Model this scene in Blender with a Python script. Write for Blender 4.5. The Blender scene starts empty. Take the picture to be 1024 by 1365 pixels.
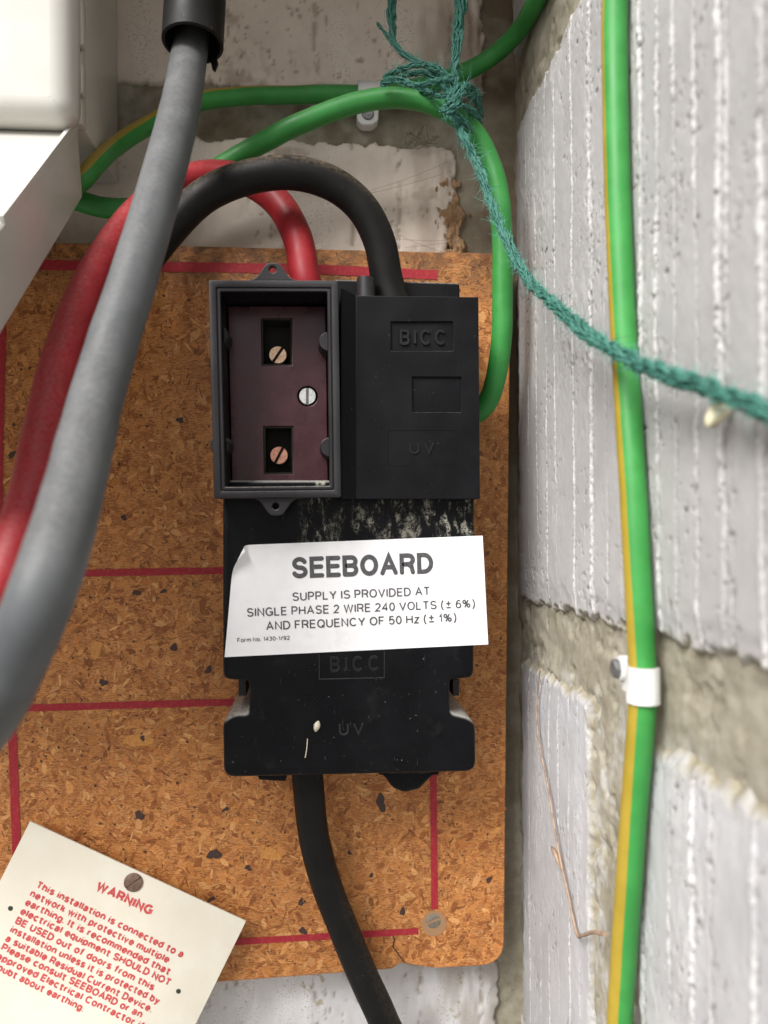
import bpy, math, random
import numpy as np
from mathutils import Vector, Matrix

rnd = random.Random(7)
RNG = np.random.RandomState(11)
SC = bpy.context.scene
COL = SC.collection
R = math.radians

# ------------------------------------------------------------------ camera
FPX = 1063.0                      # focal length in photo pixels (photo is 1024 x 1365)
CAM = np.array([0.0, -0.36, 0.0])  # 36 cm in front of the board; board face is y = 0
YAW, ROLL = R(4.5), 0.008
_f = np.array([math.sin(YAW), math.cos(YAW), 0.0])
_r0 = np.array([math.cos(YAW), -math.sin(YAW), 0.0])
_u0 = np.array([0.0, 0.0, 1.0])
_r = _r0 * math.cos(ROLL) - _u0 * math.sin(ROLL)
_u = _u0 * math.cos(ROLL) + _r0 * math.sin(ROLL)
cd = bpy.data.cameras.new('camera')
cam = bpy.data.objects.new('camera', cd)
COL.objects.link(cam)
cam.matrix_world = Matrix(((_r[0], _u[0], -_f[0], CAM[0]), (_r[1], _u[1], -_f[1], CAM[1]),
                           (_r[2], _u[2], -_f[2], CAM[2]), (0, 0, 0, 1)))
cd.sensor_fit = 'HORIZONTAL'
cd.sensor_width = 36.0
cd.lens = 36.0 * FPX / 1024.0
cd.clip_start, cd.clip_end = 0.005, 200.0
cd.dof.use_dof = True
cd.dof.focus_distance = 0.325
cd.dof.aperture_fstop = 12.5
SC.camera = cam

# ------------------------------------------------------------------ light
SUN_EL, SUN_AZ = R(44), R(222)     # azimuth measured from +y towards +x: sun in front of the wall, a little left
w = bpy.data.worlds.new('World')
SC.world = w
w.use_nodes = True
nt = w.node_tree
bg = nt.nodes['Background']
sky = nt.nodes.new('ShaderNodeTexSky')
sky.sky_type = 'NISHITA'
sky.sun_disc = False
sky.sun_elevation = SUN_EL
sky.sun_rotation = SUN_AZ
sky.air_density, sky.dust_density, sky.ozone_density = 1.0, 4.0, 1.0
hs = nt.nodes.new('ShaderNodeHueSaturation')
hs.inputs['Saturation'].default_value = 0.5
nt.links.new(sky.outputs[0], hs.inputs['Color'])
nt.links.new(hs.outputs[0], bg.inputs[0])
bg.inputs[1].default_value = 0.075
sl = bpy.data.lights.new('sun', 'SUN')
sl.energy, sl.angle, sl.color = 2.8, R(30), (1.0, 0.985, 0.965)
so = bpy.data.objects.new('sun', sl)
COL.objects.link(so)
sd = Vector((math.sin(SUN_AZ) * math.cos(SUN_EL), math.cos(SUN_AZ) * math.cos(SUN_EL), math.sin(SUN_EL)))
so.rotation_euler = sd.to_track_quat('Z', 'Y').to_euler()
so.location = (-0.5, -2, 2)
SC.view_settings.view_transform = 'Standard'
SC.view_settings.look = 'None'
SC.view_settings.gamma = 1.0
SC.view_settings.exposure = 0.95

# ------------------------------------------------------------------ pixel -> place
YW = 0.016                        # face of the back wall


def ray(px, py):
    return _f + (px - 512.0) / FPX * _r + (682.5 - py) / FPX * _u


def P(px, py, y):
    d = ray(px, py)
    return CAM + d * ((y - CAM[1]) / d[1])


def D(px, py, d):
    return P(px, py, CAM[1] + d)


XW = P(685, 690, YW)[0]           # face of the right-hand wall


def W(px, py, off=0.0):
    d = ray(px, py)
    return CAM + d * ((XW - off - CAM[0]) / d[0])


MMPX = 0.36 / FPX                 # metres per photo pixel on the board

# ------------------------------------------------------------------ noise
def _h(ix, iy, seed):
    a = (ix.astype(np.int64) * 374761393 + iy.astype(np.int64) * 668265263 + seed * 1274126177) & 0xFFFFFFFF
    a = ((a ^ (a >> 13)) * 1274126177) & 0xFFFFFFFF
    return ((a ^ (a >> 16)) & 0xFFFF) / 65535.0


def vn(x, y, seed=0):
    x, y = np.broadcast_arrays(np.asarray(x, float), np.asarray(y, float))
    ix, iy = np.floor(x), np.floor(y)
    fx, fy = x - ix, y - iy
    fx, fy = fx * fx * (3 - 2 * fx), fy * fy * (3 - 2 * fy)
    a, b = _h(ix, iy, seed), _h(ix + 1, iy, seed)
    c, d = _h(ix, iy + 1, seed), _h(ix + 1, iy + 1, seed)
    return (a * (1 - fx) + b * fx) * (1 - fy) + (c * (1 - fx) + d * fx) * fy


def fbm(x, y, seed=0, o=4):
    s, a, t = 0.0, 1.0, 0.0
    for k in range(o):
        s = s + a * vn(x * 2 ** k, y * 2 ** k, seed + k * 17)
        t += a
        a *= 0.5
    return s / t


def sstep(a, b, x):
    t = np.clip((x - a) / (b - a), 0, 1)
    return t * t * (3 - 2 * t)

# ------------------------------------------------------------------ objects
BASE = {}


def link(o, parent=None):
    COL.objects.link(o)
    if parent is not None:
        o.parent = parent
        BASE[o.name] = BASE[parent.name] + np.array(o.location)
    else:
        BASE[o.name] = np.array(o.location)
    return o


def tag(o, label, cat, group=None, kind=None):
    o['label'] = label
    if cat:
        o['category'] = cat
    if group:
        o['group'] = group
    if kind:
        o['kind'] = kind
    return o


def thing(name, loc, label, cat, group=None):
    o = bpy.data.objects.new(name, None)
    o.empty_display_size = 0.01
    o.location = Vector(loc)
    link(o)
    return tag(o, label, cat, group)


def shade(me, ang=None):
    me.polygons.foreach_set('use_smooth', np.ones(len(me.polygons), bool))
    if ang is not None:
        try:
            me.set_sharp_from_angle(angle=R(ang))
        except Exception:
            pass


def mesh(name, v, f, m, parent=None, smooth=40, mi=None, origin=None):
    """one mesh object from world-space vertices"""
    v = np.asarray(v, float).reshape(-1, 3)
    base = BASE[parent.name] if parent is not None else np.zeros(3)
    org = v.mean(axis=0) if origin is None else np.asarray(origin, float)
    me = bpy.data.meshes.new(name)
    me.from_pydata((v - org).tolist(), [], [list(map(int, q)) for q in f])
    for k in (m if isinstance(m, (list, tuple)) else [m]):
        me.materials.append(k)
    if mi is not None:
        me.polygons.foreach_set('material_index', np.asarray(mi, np.int32))
    if smooth is not None:
        shade(me, smooth)
    o = bpy.data.objects.new(name, me)
    o.location = Vector(org - base)
    return link(o, parent)


def gridmesh(name, V, m, parent=None, attrs=None, origin=None):
    """V: (n, m, 3) world-space grid"""
    n, k = V.shape[:2]
    base = BASE[parent.name] if parent is not None else np.zeros(3)
    org = V.reshape(-1, 3).mean(axis=0) if origin is None else np.asarray(origin, float)
    me = bpy.data.meshes.new(name)
    idx = np.arange(n * k).reshape(n, k)
    q = np.stack([idx[:-1, :-1], idx[1:, :-1], idx[1:, 1:], idx[:-1, 1:]], -1).reshape(-1, 4)
    me.vertices.add(n * k)
    me.vertices.foreach_set('co', (V.reshape(-1, 3) - org).astype(np.float32).ravel())
    me.loops.add(q.size)
    me.loops.foreach_set('vertex_index', q.astype(np.int32).ravel())
    me.polygons.add(len(q))
    me.polygons.foreach_set('loop_start', (np.arange(len(q)) * 4).astype(np.int32))
    me.update(calc_edges=True)
    me.materials.append(m)
    shade(me)
    for an, av in (attrs or {}).items():
        a = me.attributes.new(an, 'FLOAT', 'POINT')
        a.data.foreach_set('value', np.asarray(av, np.float32).ravel())
    me.validate()
    o = bpy.data.objects.new(name, me)
    o.location = Vector(org - base)
    return link(o, parent)


def spline(pts, n):
    """Catmull-Rom (centripetal-ish) through rows of pts, resampled evenly"""
    p = np.asarray(pts, float)
    p = np.vstack([2 * p[0] - p[1], p, 2 * p[-1] - p[-2]])
    out = []
    for i in range(1, len(p) - 2):
        for t in np.linspace(0, 1, 24, endpoint=False):
            a, b, c, d = p[i - 1], p[i], p[i + 1], p[i + 2]
            out.append(0.5 * ((2 * b) + (c - a) * t + (2 * a - 5 * b + 4 * c - d) * t * t + (3 * b - a - 3 * c + d) * t ** 3))
    out.append(p[-2])
    out = np.array(out)
    s = np.r_[0, np.cumsum(np.linalg.norm(np.diff(out[:, :3], axis=0), axis=1))]
    q = np.linspace(0, s[-1], n)
    out = np.stack([np.interp(q, s, out[:, k]) for k in range(out.shape[1])], 1)
    return out


def frames(p, ref):
    t = np.gradient(p, axis=0)
    t /= np.linalg.norm(t, axis=1)[:, None]
    ref = np.asarray(ref, float)
    if ref.ndim == 1:
        ref = np.repeat(ref[None], len(p), 0)
    e1 = ref - (ref * t).sum(1)[:, None] * t
    e1 /= np.linalg.norm(e1, axis=1)[:, None] + 1e-12
    return t, e1, np.cross(t, e1)


def pframes(p, ref=(0.3, -0.8, 0.5)):
    """parallel transport"""
    t = np.gradient(p, axis=0)
    t /= np.linalg.norm(t, axis=1)[:, None] + 1e-12
    e = np.array(ref, float)
    E1 = []
    for k in range(len(p)):
        e = e - (e @ t[k]) * t[k]
        e /= np.linalg.norm(e) + 1e-12
        E1.append(e.copy())
    E1 = np.array(E1)
    return t, E1, np.cross(t, E1)


def tube(p, r, ref=None, seg=32, stripe=None, squash=1.0, cap=True):
    """verts, faces, material index; stripe = half-angle (radians) round ref drawn in material 1"""
    p = np.asarray(p, float)
    n = len(p)
    t, e1, e2 = frames(p, ref) if ref is not None else pframes(p)
    r = np.broadcast_to(np.asarray(r, float), (n,))
    if stripe:
        k = max(4, int(seg * stripe / math.pi))
        an = np.r_[np.linspace(-stripe, stripe, k + 1), np.linspace(stripe, 2 * math.pi - stripe, seg - k + 1)[1:-1]]
    else:
        k = 0
        an = np.linspace(0, 2 * math.pi, seg, endpoint=False)
    seg = len(an)
    V = p[:, None] + r[:, None, None] * (np.cos(an)[None, :, None] * e1[:, None] + squash * np.sin(an)[None, :, None] * e2[:, None])
    F, M = [], []
    for i in range(n - 1):
        for j in range(seg):
            F.append((i * seg + j, i * seg + (j + 1) % seg, (i + 1) * seg + (j + 1) % seg, (i + 1) * seg + j))
            M.append(1 if j < k else 0)
    if cap:
        F.append(tuple(range(seg - 1, -1, -1)))
        F.append(tuple((n - 1) * seg + j for j in range(seg)))
        M += [0, 0]
    return V.reshape(-1, 3), F, M


class MB:
    """collects pieces of one mesh"""
    def __init__(self):
        self.v, self.f, self.m = [], [], []

    def add(self, v, f, m=0):
        b = len(self.v)
        self.v.extend([tuple(q) for q in np.asarray(v, float).reshape(-1, 3)])
        self.f.extend([tuple(int(i) + b for i in q) for q in f])
        self.m.extend(m if isinstance(m, (list, tuple)) else [m] * len(f))

    def build(self, name, m, parent=None, smooth=40, origin=None):
        return mesh(name, self.v, self.f, m, parent, smooth, self.m, origin)


def plate(polys, y0, y1, bevel=0.0, res=2):
    """closed outlines in world (x, z): first is the outside, the rest holes; solid from y0 (front) to y1 with rounded edges.
    returns verts, faces"""
    c = bpy.data.curves.new('tmp', 'CURVE')
    c.dimensions = '2D'
    c.fill_mode = 'BOTH'
    th = abs(y1 - y0)
    c.extrude = max(th / 2 - bevel, 1e-6)
    c.bevel_depth = bevel
    c.bevel_resolution = res
    c.offset = -bevel
    # local unit: mm, so that the filler has room for its tolerances
    K = 1000.0
    c.extrude *= K; c.bevel_depth *= K; c.offset *= K
    for poly in polys:
        s = c.splines.new('POLY')
        s.points.add(len(poly) - 1)
        for q, (x, z) in zip(s.points, poly):
            q.co = (x * K, z * K, 0, 1)
        s.use_cyclic_u = True
    o = bpy.data.objects.new('tmp', c)
    COL.objects.link(o)
    dg = bpy.context.evaluated_depsgraph_get()
    me = bpy.data.meshes.new_from_object(o.evaluated_get(dg))
    ym = (y0 + y1) / 2
    v = [(q.co.x / K, ym - q.co.z / K, q.co.y / K) for q in me.vertices]
    f = [tuple(p.vertices) for p in me.polygons]
    bpy.data.objects.remove(o)
    bpy.data.curves.remove(c)
    bpy.data.meshes.remove(me)
    return np.array(v), f


def PX(pts, y):
    """pixel outline -> world (x, z) on the plane y"""
    return [(q[0], q[2]) for q in (P(a, b, y) for a, b in pts)]


def rounded(poly, r, n=5):
    """round the corners of a polygon; r a number or one per corner"""
    out = []
    p = [np.array(q, float) for q in poly]
    N = len(p)
    for i in range(N):
        a, b, c = p[i - 1], p[i], p[(i + 1) % N]
        ri = r[i] if isinstance(r, (list, tuple)) else r
        if ri <= 0:
            out.append(tuple(b))
            continue
        u, v = a - b, c - b
        lu, lv = np.linalg.norm(u), np.linalg.norm(v)
        k = min(ri, lu * 0.48, lv * 0.48)
        s, e = b + u / lu * k, b + v / lv * k
        for t in np.linspace(0, 1, n):
            out.append(tuple((1 - t) ** 2 * s + 2 * t * (1 - t) * b + t * t * e))
    return out


def circ(c, r, n=24, a0=0.0, a1=2 * math.pi, closed=True):
    return [(c[0] + r * math.cos(a), c[1] + r * math.sin(a)) for a in np.linspace(a0, a1, n, endpoint=not closed)]


def loft(loops, closed_ends=(False, False)):
    """loops: list of equal-length rings of 3-D points"""
    n = len(loops[0])
    V = np.array(loops, float).reshape(-1, 3)
    F = []
    for i in range(len(loops) - 1):
        for j in range(n):
            F.append((i * n + j, i * n + (j + 1) % n, (i + 1) * n + (j + 1) % n, (i + 1) * n + j))
    if closed_ends[0]:
        F.append(tuple(range(n - 1, -1, -1)))
    if closed_ends[1]:
        F.append(tuple((len(loops) - 1) * n + j for j in range(n)))
    return V, F


def box(x0, x1, y0, y1, z0, z1):
    v = [(x, y, z) for x in (x0, x1) for y in (y0, y1) for z in (z0, z1)]
    f = [(0, 1, 3, 2), (4, 6, 7, 5), (0, 4, 5, 1), (2, 3, 7, 6), (0, 2, 6, 4), (1, 5, 7, 3)]
    return np.array(v, float), f

# ------------------------------------------------------------------ materials
class NB:
    def __init__(self, name):
        self.m = bpy.data.materials.new(name)
        self.m.use_nodes = True
        self.t = self.m.node_tree
        self.b = self.t.nodes['Principled BSDF']
        self.co = self.t.nodes.new('ShaderNodeTexCoord').outputs['Object']

    def n(self, typ, **k):
        o = self.t.nodes.new(typ)
        for a, v in k.items():
            setattr(o, a, v)
        return o

    def put(self, sock, v):
        if isinstance(v, bpy.types.NodeSocket):
            self.t.links.new(v, sock)
        elif isinstance(v, (tuple, list)) and len(v) == 3 and sock.type == 'RGBA':
            sock.default_value = (*v, 1)
        else:
            sock.default_value = v

    def map(self, scale=(1, 1, 1), rot=(0, 0, 0)):
        o = self.n('ShaderNodeMapping')
        self.put(o.inputs['Vector'], self.co)
        o.inputs['Scale'].default_value = scale
        o.inputs['Rotation'].default_value = rot
        return o.outputs[0]

    def noise(self, scale, detail=4, rough=0.55, vec=None, dist=0.0):
        o = self.n('ShaderNodeTexNoise')
        self.put(o.inputs['Vector'], vec or self.co)
        o.inputs['Scale'].default_value = scale
        o.inputs['Detail'].default_value = detail
        o.inputs['Roughness'].default_value = rough
        o.inputs['Distortion'].default_value = dist
        return o.outputs['Fac']

    def vor(self, scale, vec=None, feature='F1'):
        o = self.n('ShaderNodeTexVoronoi', feature=feature)
        self.put(o.inputs['Vector'], vec or self.co)
        o.inputs['Scale'].default_value = scale
        return o.outputs['Distance']

    def ramp(self, fac, a, b, lo=0.0, hi=1.0):
        o = self.n('ShaderNodeMapRange', interpolation_type='SMOOTHSTEP')
        self.put(o.inputs['Value'], fac)
        o.inputs['From Min'].default_value = a
        o.inputs['From Max'].default_value = b
        o.inputs['To Min'].default_value = lo
        o.inputs['To Max'].default_value = hi
        return o.outputs['Result']

    def math(self, op, a, b=0.0, clamp=False):
        o = self.n('ShaderNodeMath', operation=op, use_clamp=clamp)
        self.put(o.inputs[0], a)
        self.put(o.inputs[1], b)
        return o.outputs[0]

    def mix(self, fac, a, b):
        o = self.n('ShaderNodeMix', data_type='RGBA')
        self.put(o.inputs['Factor'], fac)
        self.put(o.inputs['A'], a)
        self.put(o.inputs['B'], b)
        return o.outputs['Result']

    def attr(self, name):
        o = self.n('ShaderNodeAttribute', attribute_name=name)
        return o

    def bump(self, h, dist=0.0002, strength=1.0):
        o = self.n('ShaderNodeBump')
        self.put(o.inputs['Height'], h)
        o.inputs['Distance'].default_value = dist
        o.inputs['Strength'].default_value = strength
        self.put(self.b.inputs['Normal'], o.outputs[0])

    def up(self):
        g = self.n('ShaderNodeNewGeometry')
        s = self.n('ShaderNodeSeparateXYZ')
        self.put(s.inputs[0], g.outputs['Normal'])
        return s.outputs['Z']

    def fin(self, color, rough=0.5, metal=0.0, spec=0.5):
        self.put(self.b.inputs['Base Color'], color)
        self.put(self.b.inputs['Roughness'], rough)
        self.put(self.b.inputs['Metallic'], metal)
        self.put(self.b.inputs['Specular IOR Level'], spec)
        return self.m


def cable_mat(name, col, col2, rough=0.45, dust=(0.35, 0.32, 0.28), dustamt=0.5, spec=0.4):
    b = NB(name)
    n1 = b.noise(90, 5)
    c = b.mix(b.ramp(n1, 0.35, 0.7), col, col2)
    up = b.ramp(b.up(), 0.05, 0.9)
    d = b.math('MULTIPLY', b.math('MULTIPLY', up, b.ramp(b.noise(700, 4, 0.7), 0.3, 0.75)), dustamt)
    sp = b.ramp(b.noise(1400, 2), 0.70, 0.76, 0, 0.35)
    sc = b.ramp(b.noise(160, 7, 0.78, dist=0.8), 0.62, 0.70, 0, 0.26 * dustamt)
    c = b.mix(sc, c, dust)
    c = b.mix(d, c, dust)
    c = b.mix(sp, c, dust)
    b.bump(b.noise(2200, 3), 0.00006, 0.35)
    return b.fin(c, b.ramp(n1, 0.3, 0.7, rough, rough + 0.15), 0, spec)


def plastic(name, col, rough=0.4, dust=0.55, speck=0.5, scratch=0.25, spec=0.5):
    b = NB(name)
    n1 = b.noise(60, 4)
    c = b.mix(b.ramp(n1, 0.35, 0.7), col, tuple(q * 1.35 for q in col))
    d = b.math('MULTIPLY', b.ramp(b.up(), 0.15, 0.8), b.ramp(b.noise(500, 5, 0.7), 0.25, 0.6))
    c = b.mix(b.math('MULTIPLY', d, dust), c, (0.33, 0.31, 0.28))
    s = b.ramp(b.noise(900, 2), 0.73, 0.78, 0, speck)
    c = b.mix(s, c, (0.3, 0.28, 0.25))
    sc = b.noise(300, 3, 0.6, vec=b.map((6, 1, 0.6), (0, 0.5, 0)))
    sc2 = b.ramp(sc, 0.70, 0.74, 0, scratch)
    c = b.mix(sc2, c, (0.12, 0.12, 0.13))
    b.bump(b.noise(1500, 3), 0.00004, 0.4)
    return b.fin(c, b.ramp(n1, 0.3, 0.75, rough, rough + 0.18), 0, spec)


M = {}
M['black'] = plastic('black_moulded_plastic', (0.004, 0.004, 0.005), 0.34, spec=0.13)
M['lid'] = plastic('black_lid_plastic', (0.005, 0.005, 0.006), 0.38, speck=0.2, scratch=0.08, spec=0.14)
M['frame'] = plastic('worn_grey_black_plastic', (0.014, 0.0125, 0.014), 0.4, speck=0.35, spec=0.4)
M['worn'] = plastic('rubbed_letter_plastic', (0.012, 0.012, 0.013), 0.36, speck=0.4, spec=0.2)
M['void'] = plastic('dark_inner_plastic', (0.016, 0.015, 0.012), 0.6, spec=0.25)
M['grey'] = cable_mat('grey_cable_sheath', (0.072, 0.077, 0.082), (0.092, 0.098, 0.103), 0.46, dustamt=0.25)
M['red'] = cable_mat('red_cable_sheath', (0.27, 0.009, 0.015), (0.34, 0.014, 0.022), 0.42, dustamt=0.25)
M['blackc'] = cable_mat('black_cable_sheath', (0.006, 0.006, 0.006), (0.010, 0.0095, 0.009), 0.45, dust=(0.20, 0.155, 0.11), dustamt=0.75, spec=0.18)
M['green'] = cable_mat('green_cable_sheath', (0.032, 0.225, 0.042), (0.042, 0.27, 0.055), 0.4, dustamt=0.35)
M['yellow'] = cable_mat('yellow_cable_stripe', (0.31, 0.225, 0.02), (0.37, 0.265, 0.03), 0.4, dustamt=0.35)
M['conduit'] = plastic('black_conduit_plastic', (0.008, 0.0075, 0.007), 0.45, spec=0.25)
M['clip'] = plastic('white_clip_plastic', (0.54, 0.54, 0.53), 0.45, dust=0.3, speck=0.4)

b = NB('galvanised_nail')
M['nail'] = b.fin(b.mix(b.ramp(b.noise(900), 0.35, 0.65), (0.16, 0.16, 0.165), (0.3, 0.3, 0.3)), 0.45, 0.7)
b = NB('brass_screw')
M['brass'] = b.fin(b.mix(b.ramp(b.noise(700), 0.35, 0.65), (0.55, 0.35, 0.22), (0.75, 0.52, 0.36)), 0.38, 0.75)
b = NB('copper_screw')
M['copper'] = b.fin(b.mix(b.ramp(b.noise(700), 0.35, 0.65), (0.5, 0.22, 0.15), (0.68, 0.36, 0.26)), 0.42, 0.7)
b = NB('steel_screw')
M['steel'] = b.fin(b.mix(b.ramp(b.noise(900), 0.4, 0.65), (0.78, 0.78, 0.77), (0.6, 0.6, 0.58)), 0.35, 0.6)
b = NB('rusty_screw')
M['rust'] = b.fin(b.mix(b.ramp(b.noise(500, 5, 0.7), 0.35, 0.65), (0.17, 0.10, 0.07), (0.26, 0.18, 0.13)), 0.6, 0.4)
b = NB('dull_board_screw')
M['dull'] = b.fin(b.mix(b.ramp(b.noise(900, 5, 0.7), 0.35, 0.65), (0.2, 0.17, 0.13), (0.33, 0.29, 0.23)), 0.5, 0.5)

b = NB('maroon_phenolic')
n1 = b.noise(120, 4)
c = b.mix(b.ramp(n1, 0.35, 0.7), (0.050, 0.014, 0.019), (0.07, 0.024, 0.03))
c = b.mix(b.ramp(b.noise(1100, 2), 0.72, 0.78, 0, 0.3), c, (0.2, 0.18, 0.17))
b.bump(b.noise(1500, 3), 0.00003, 0.3)
M['maroon'] = b.fin(c, b.ramp(n1, 0.3, 0.7, 0.24, 0.36), 0, 0.4)

b = NB('lower_cover_plastic')      # as the black plastic, with scuffed white film along its top
n1 = b.noise(60, 4)
sx = b.n('ShaderNodeSeparateXYZ')
b.put(sx.inputs[0], b.co)
c = b.mix(b.ramp(n1, 0.35, 0.7), (0.003, 0.003, 0.0042), (0.005, 0.005, 0.0065))
band = b.ramp(sx.outputs['Z'], 0.096, 0.114)
def patch(x0, wd):
    return b.ramp(b.math('ABSOLUTE', b.math('SUBTRACT', sx.outputs['X'], x0)), wd, wd * .25)
where = b.math('MAXIMUM', b.math('MAXIMUM', patch(-.013, .009), patch(.040, .018)), b.math('MULTIPLY', patch(.012, .03), .55))
fv = b.map((1, 1, .42), (0, .25, 0))
film = b.math('MULTIPLY', b.ramp(b.noise(190, 8, 0.78, vec=fv, dist=0.35), 0.50, 0.62), b.ramp(b.noise(900, 4, 0.7), 0.36, 0.56))
film = b.math('MULTIPLY', b.math('MULTIPLY', film, band), where)
c = b.mix(b.math('MULTIPLY', film, 0.85), c, (0.47, 0.455, 0.37))
d = b.math('MULTIPLY', b.ramp(b.up(), 0.2, 0.75), b.ramp(b.noise(500, 5, 0.7), 0.2, 0.5))
c = b.mix(b.math('MULTIPLY', d, 0.8), c, (0.36, 0.345, 0.32))
c = b.mix(b.ramp(b.noise(800, 2), 0.72, 0.77, 0, 0.5), c, (0.3, 0.28, 0.25))
sc = b.noise(260, 3, 0.6, vec=b.map((6, 1, 0.5), (0, 0.4, 0)))
c = b.mix(b.ramp(sc, 0.70, 0.745, 0, 0.4), c, (0.14, 0.14, 0.15))
sm = b.ramp(b.noise(70, 5, 0.65), 0.55, 0.75, 0, 0.04)
c = b.mix(sm, c, (0.2, 0.2, 0.2))
b.bump(b.noise(1500, 3), 0.00004, 0.4)
M['cover'] = b.fin(c, b.ramp(n1, 0.3, 0.7, 0.24, 0.38), 0, 0.16)

b = NB('cream_painted_metal')
n1 = b.noise(25, 4)
c = b.mix(b.ramp(n1, 0.3, 0.75), (0.54, 0.53, 0.485), (0.59, 0.58, 0.54))
c = b.mix(b.ramp(b.noise(1000, 2), 0.74, 0.79, 0, 0.25), c, (0.2, 0.17, 0.14))
M['cabinet'] = b.fin(c, b.ramp(n1, 0.3, 0.7, 0.16, 0.26), 0, 0.5)

b = NB('label_vinyl')
n1 = b.noise(160, 4)
c = b.mix(b.ramp(n1, 0.35, 0.7), (0.82, 0.82, 0.84), (0.86, 0.86, 0.88))
c = b.mix(b.ramp(b.noise(45, 6, 0.75), 0.56, 0.76, 0, 0.3), c, (0.42, 0.41, 0.40))
c = b.mix(b.ramp(b.noise(1000, 2), 0.75, 0.79, 0, 0.4), c, (0.3, 0.29, 0.27))
b.bump(b.noise(120, 3), 0.0003, 0.2)
M['label'] = b.fin(c, 0.42, 0, 0.4)
b = NB('label_print')
M['print'] = b.fin(b.mix(b.ramp(b.noise(900, 3), 0.35, 0.7), (0.06, 0.06, 0.065), (0.10, 0.10, 0.105)), 0.5)
b = NB('card_stock')
n1 = b.noise(50, 5)
c = b.mix(b.ramp(n1, 0.35, 0.7), (0.78, 0.73, 0.61), (0.83, 0.79, 0.68))
c = b.mix(b.ramp(b.noise(24, 5, 0.7), 0.56, 0.8, 0, 0.35), c, (0.56, 0.46, 0.33))
M['card'] = b.fin(c, 0.55, 0, 0.3)
b = NB('red_print')
M['redprint'] = b.fin(b.mix(b.ramp(b.noise(1200, 3, 0.7), 0.4, 0.7), (0.56, 0.055, 0.06), (0.66, 0.16, 0.15)), 0.55)

b = NB('red_line_paint')
n1 = b.noise(500, 5, 0.7)
c = b.mix(b.ramp(n1, 0.45, 0.75), (0.36, 0.022, 0.036), (0.44, 0.06, 0.05))
c = b.mix(b.ramp(b.noise(900, 3), 0.66, 0.7, 0, 0.8), c, (0.10, 0.045, 0.025))
M['redline'] = b.fin(c, 0.55, 0, 0.3)

def fibres(b, size):
    """dense pressed chips: cells, each with its own tint and grain direction"""
    wv = b.n('ShaderNodeVectorMath', operation='ADD')
    nz_ = b.n('ShaderNodeTexNoise')
    b.put(nz_.inputs['Vector'], b.co)
    nz_.inputs['Scale'].default_value = 420
    nz_.inputs['Detail'].default_value = 3
    sc_ = b.n('ShaderNodeVectorMath', operation='SCALE')
    b.put(sc_.inputs[0], nz_.outputs['Color'])
    sc_.inputs['Scale'].default_value = 0.0028
    b.put(wv.inputs[0], b.co)
    b.put(wv.inputs[1], sc_.outputs[0])
    v = b.n('ShaderNodeTexVoronoi')
    b.put(v.inputs['Vector'], wv.outputs[0])
    v.inputs['Scale'].default_value = size
    sp = b.n('ShaderNodeSeparateColor')
    b.put(sp.inputs[0], v.outputs['Color'])
    g1, g2, g3 = [b.noise(1.0, 3, 0.6, vec=b.map((420, 420, 2600), (0, R(an), 0))) for an in (15, 80, 140)]
    f1 = b.math('GREATER_THAN', sp.outputs[0], 0.33)
    f2 = b.math('GREATER_THAN', sp.outputs[0], 0.66)
    def lerp(f, p, q):
        return b.math('ADD', p, b.math('MULTIPLY', f, b.math('SUBTRACT', q, p)))
    grain = lerp(f2, lerp(f1, g1, g2), g3)
    return grain, sp.outputs[1], v.outputs['Distance']


b = NB('chipboard_base')
gr, tint, dist = fibres(b, 310)
c = b.mix(b.ramp(tint, 0.05, 0.95), (0.33, 0.10, 0.022), (0.57, 0.215, 0.055))
c = b.mix(b.ramp(gr, 0.40, 0.64, 0, 0.65), c, (0.68, 0.35, 0.13))
c = b.mix(b.ramp(gr, 0.47, 0.33, 0, 0.75), c, (0.20, 0.065, 0.020))
c = b.mix(b.ramp(b.noise(18, 4, 0.6), 0.5, 0.8, 0, 0.3), c, (0.20, 0.075, 0.025))
b.bump(gr, 0.0004, 0.6)
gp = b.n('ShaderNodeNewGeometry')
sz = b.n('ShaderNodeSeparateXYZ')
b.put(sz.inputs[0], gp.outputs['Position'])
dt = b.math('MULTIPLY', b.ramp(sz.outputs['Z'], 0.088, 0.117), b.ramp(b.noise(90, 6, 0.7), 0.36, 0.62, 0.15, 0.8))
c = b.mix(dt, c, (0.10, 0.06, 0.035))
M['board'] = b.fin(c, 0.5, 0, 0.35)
b = NB('chipboard_flake')
at = b.attr('tint')
n1 = b.noise(900, 4, 0.7)
gr, tint, dist = fibres(b, 310)
c = b.mix(b.ramp(gr, 0.50, 0.34, 0, 0.55), at.outputs['Color'], (0.20, 0.07, 0.022))
c = b.mix(b.ramp(gr, 0.52, 0.66, 0, 0.4), c, (0.66, 0.33, 0.12))
c = b.mix(b.ramp(b.noise(14, 4, 0.6), 0.52, 0.8, 0, 0.30), c, (0.13, 0.055, 0.025))
b.bump(n1, 0.0002, 0.5)
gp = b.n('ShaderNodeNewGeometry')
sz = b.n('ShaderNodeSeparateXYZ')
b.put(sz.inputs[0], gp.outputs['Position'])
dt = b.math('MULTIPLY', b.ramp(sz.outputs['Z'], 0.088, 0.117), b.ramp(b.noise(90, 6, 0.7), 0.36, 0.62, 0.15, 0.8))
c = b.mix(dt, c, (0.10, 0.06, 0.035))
M['flake'] = b.fin(c, b.ramp(n1, 0.3, 0.7, 0.42, 0.6), 0, 0.35)


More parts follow.
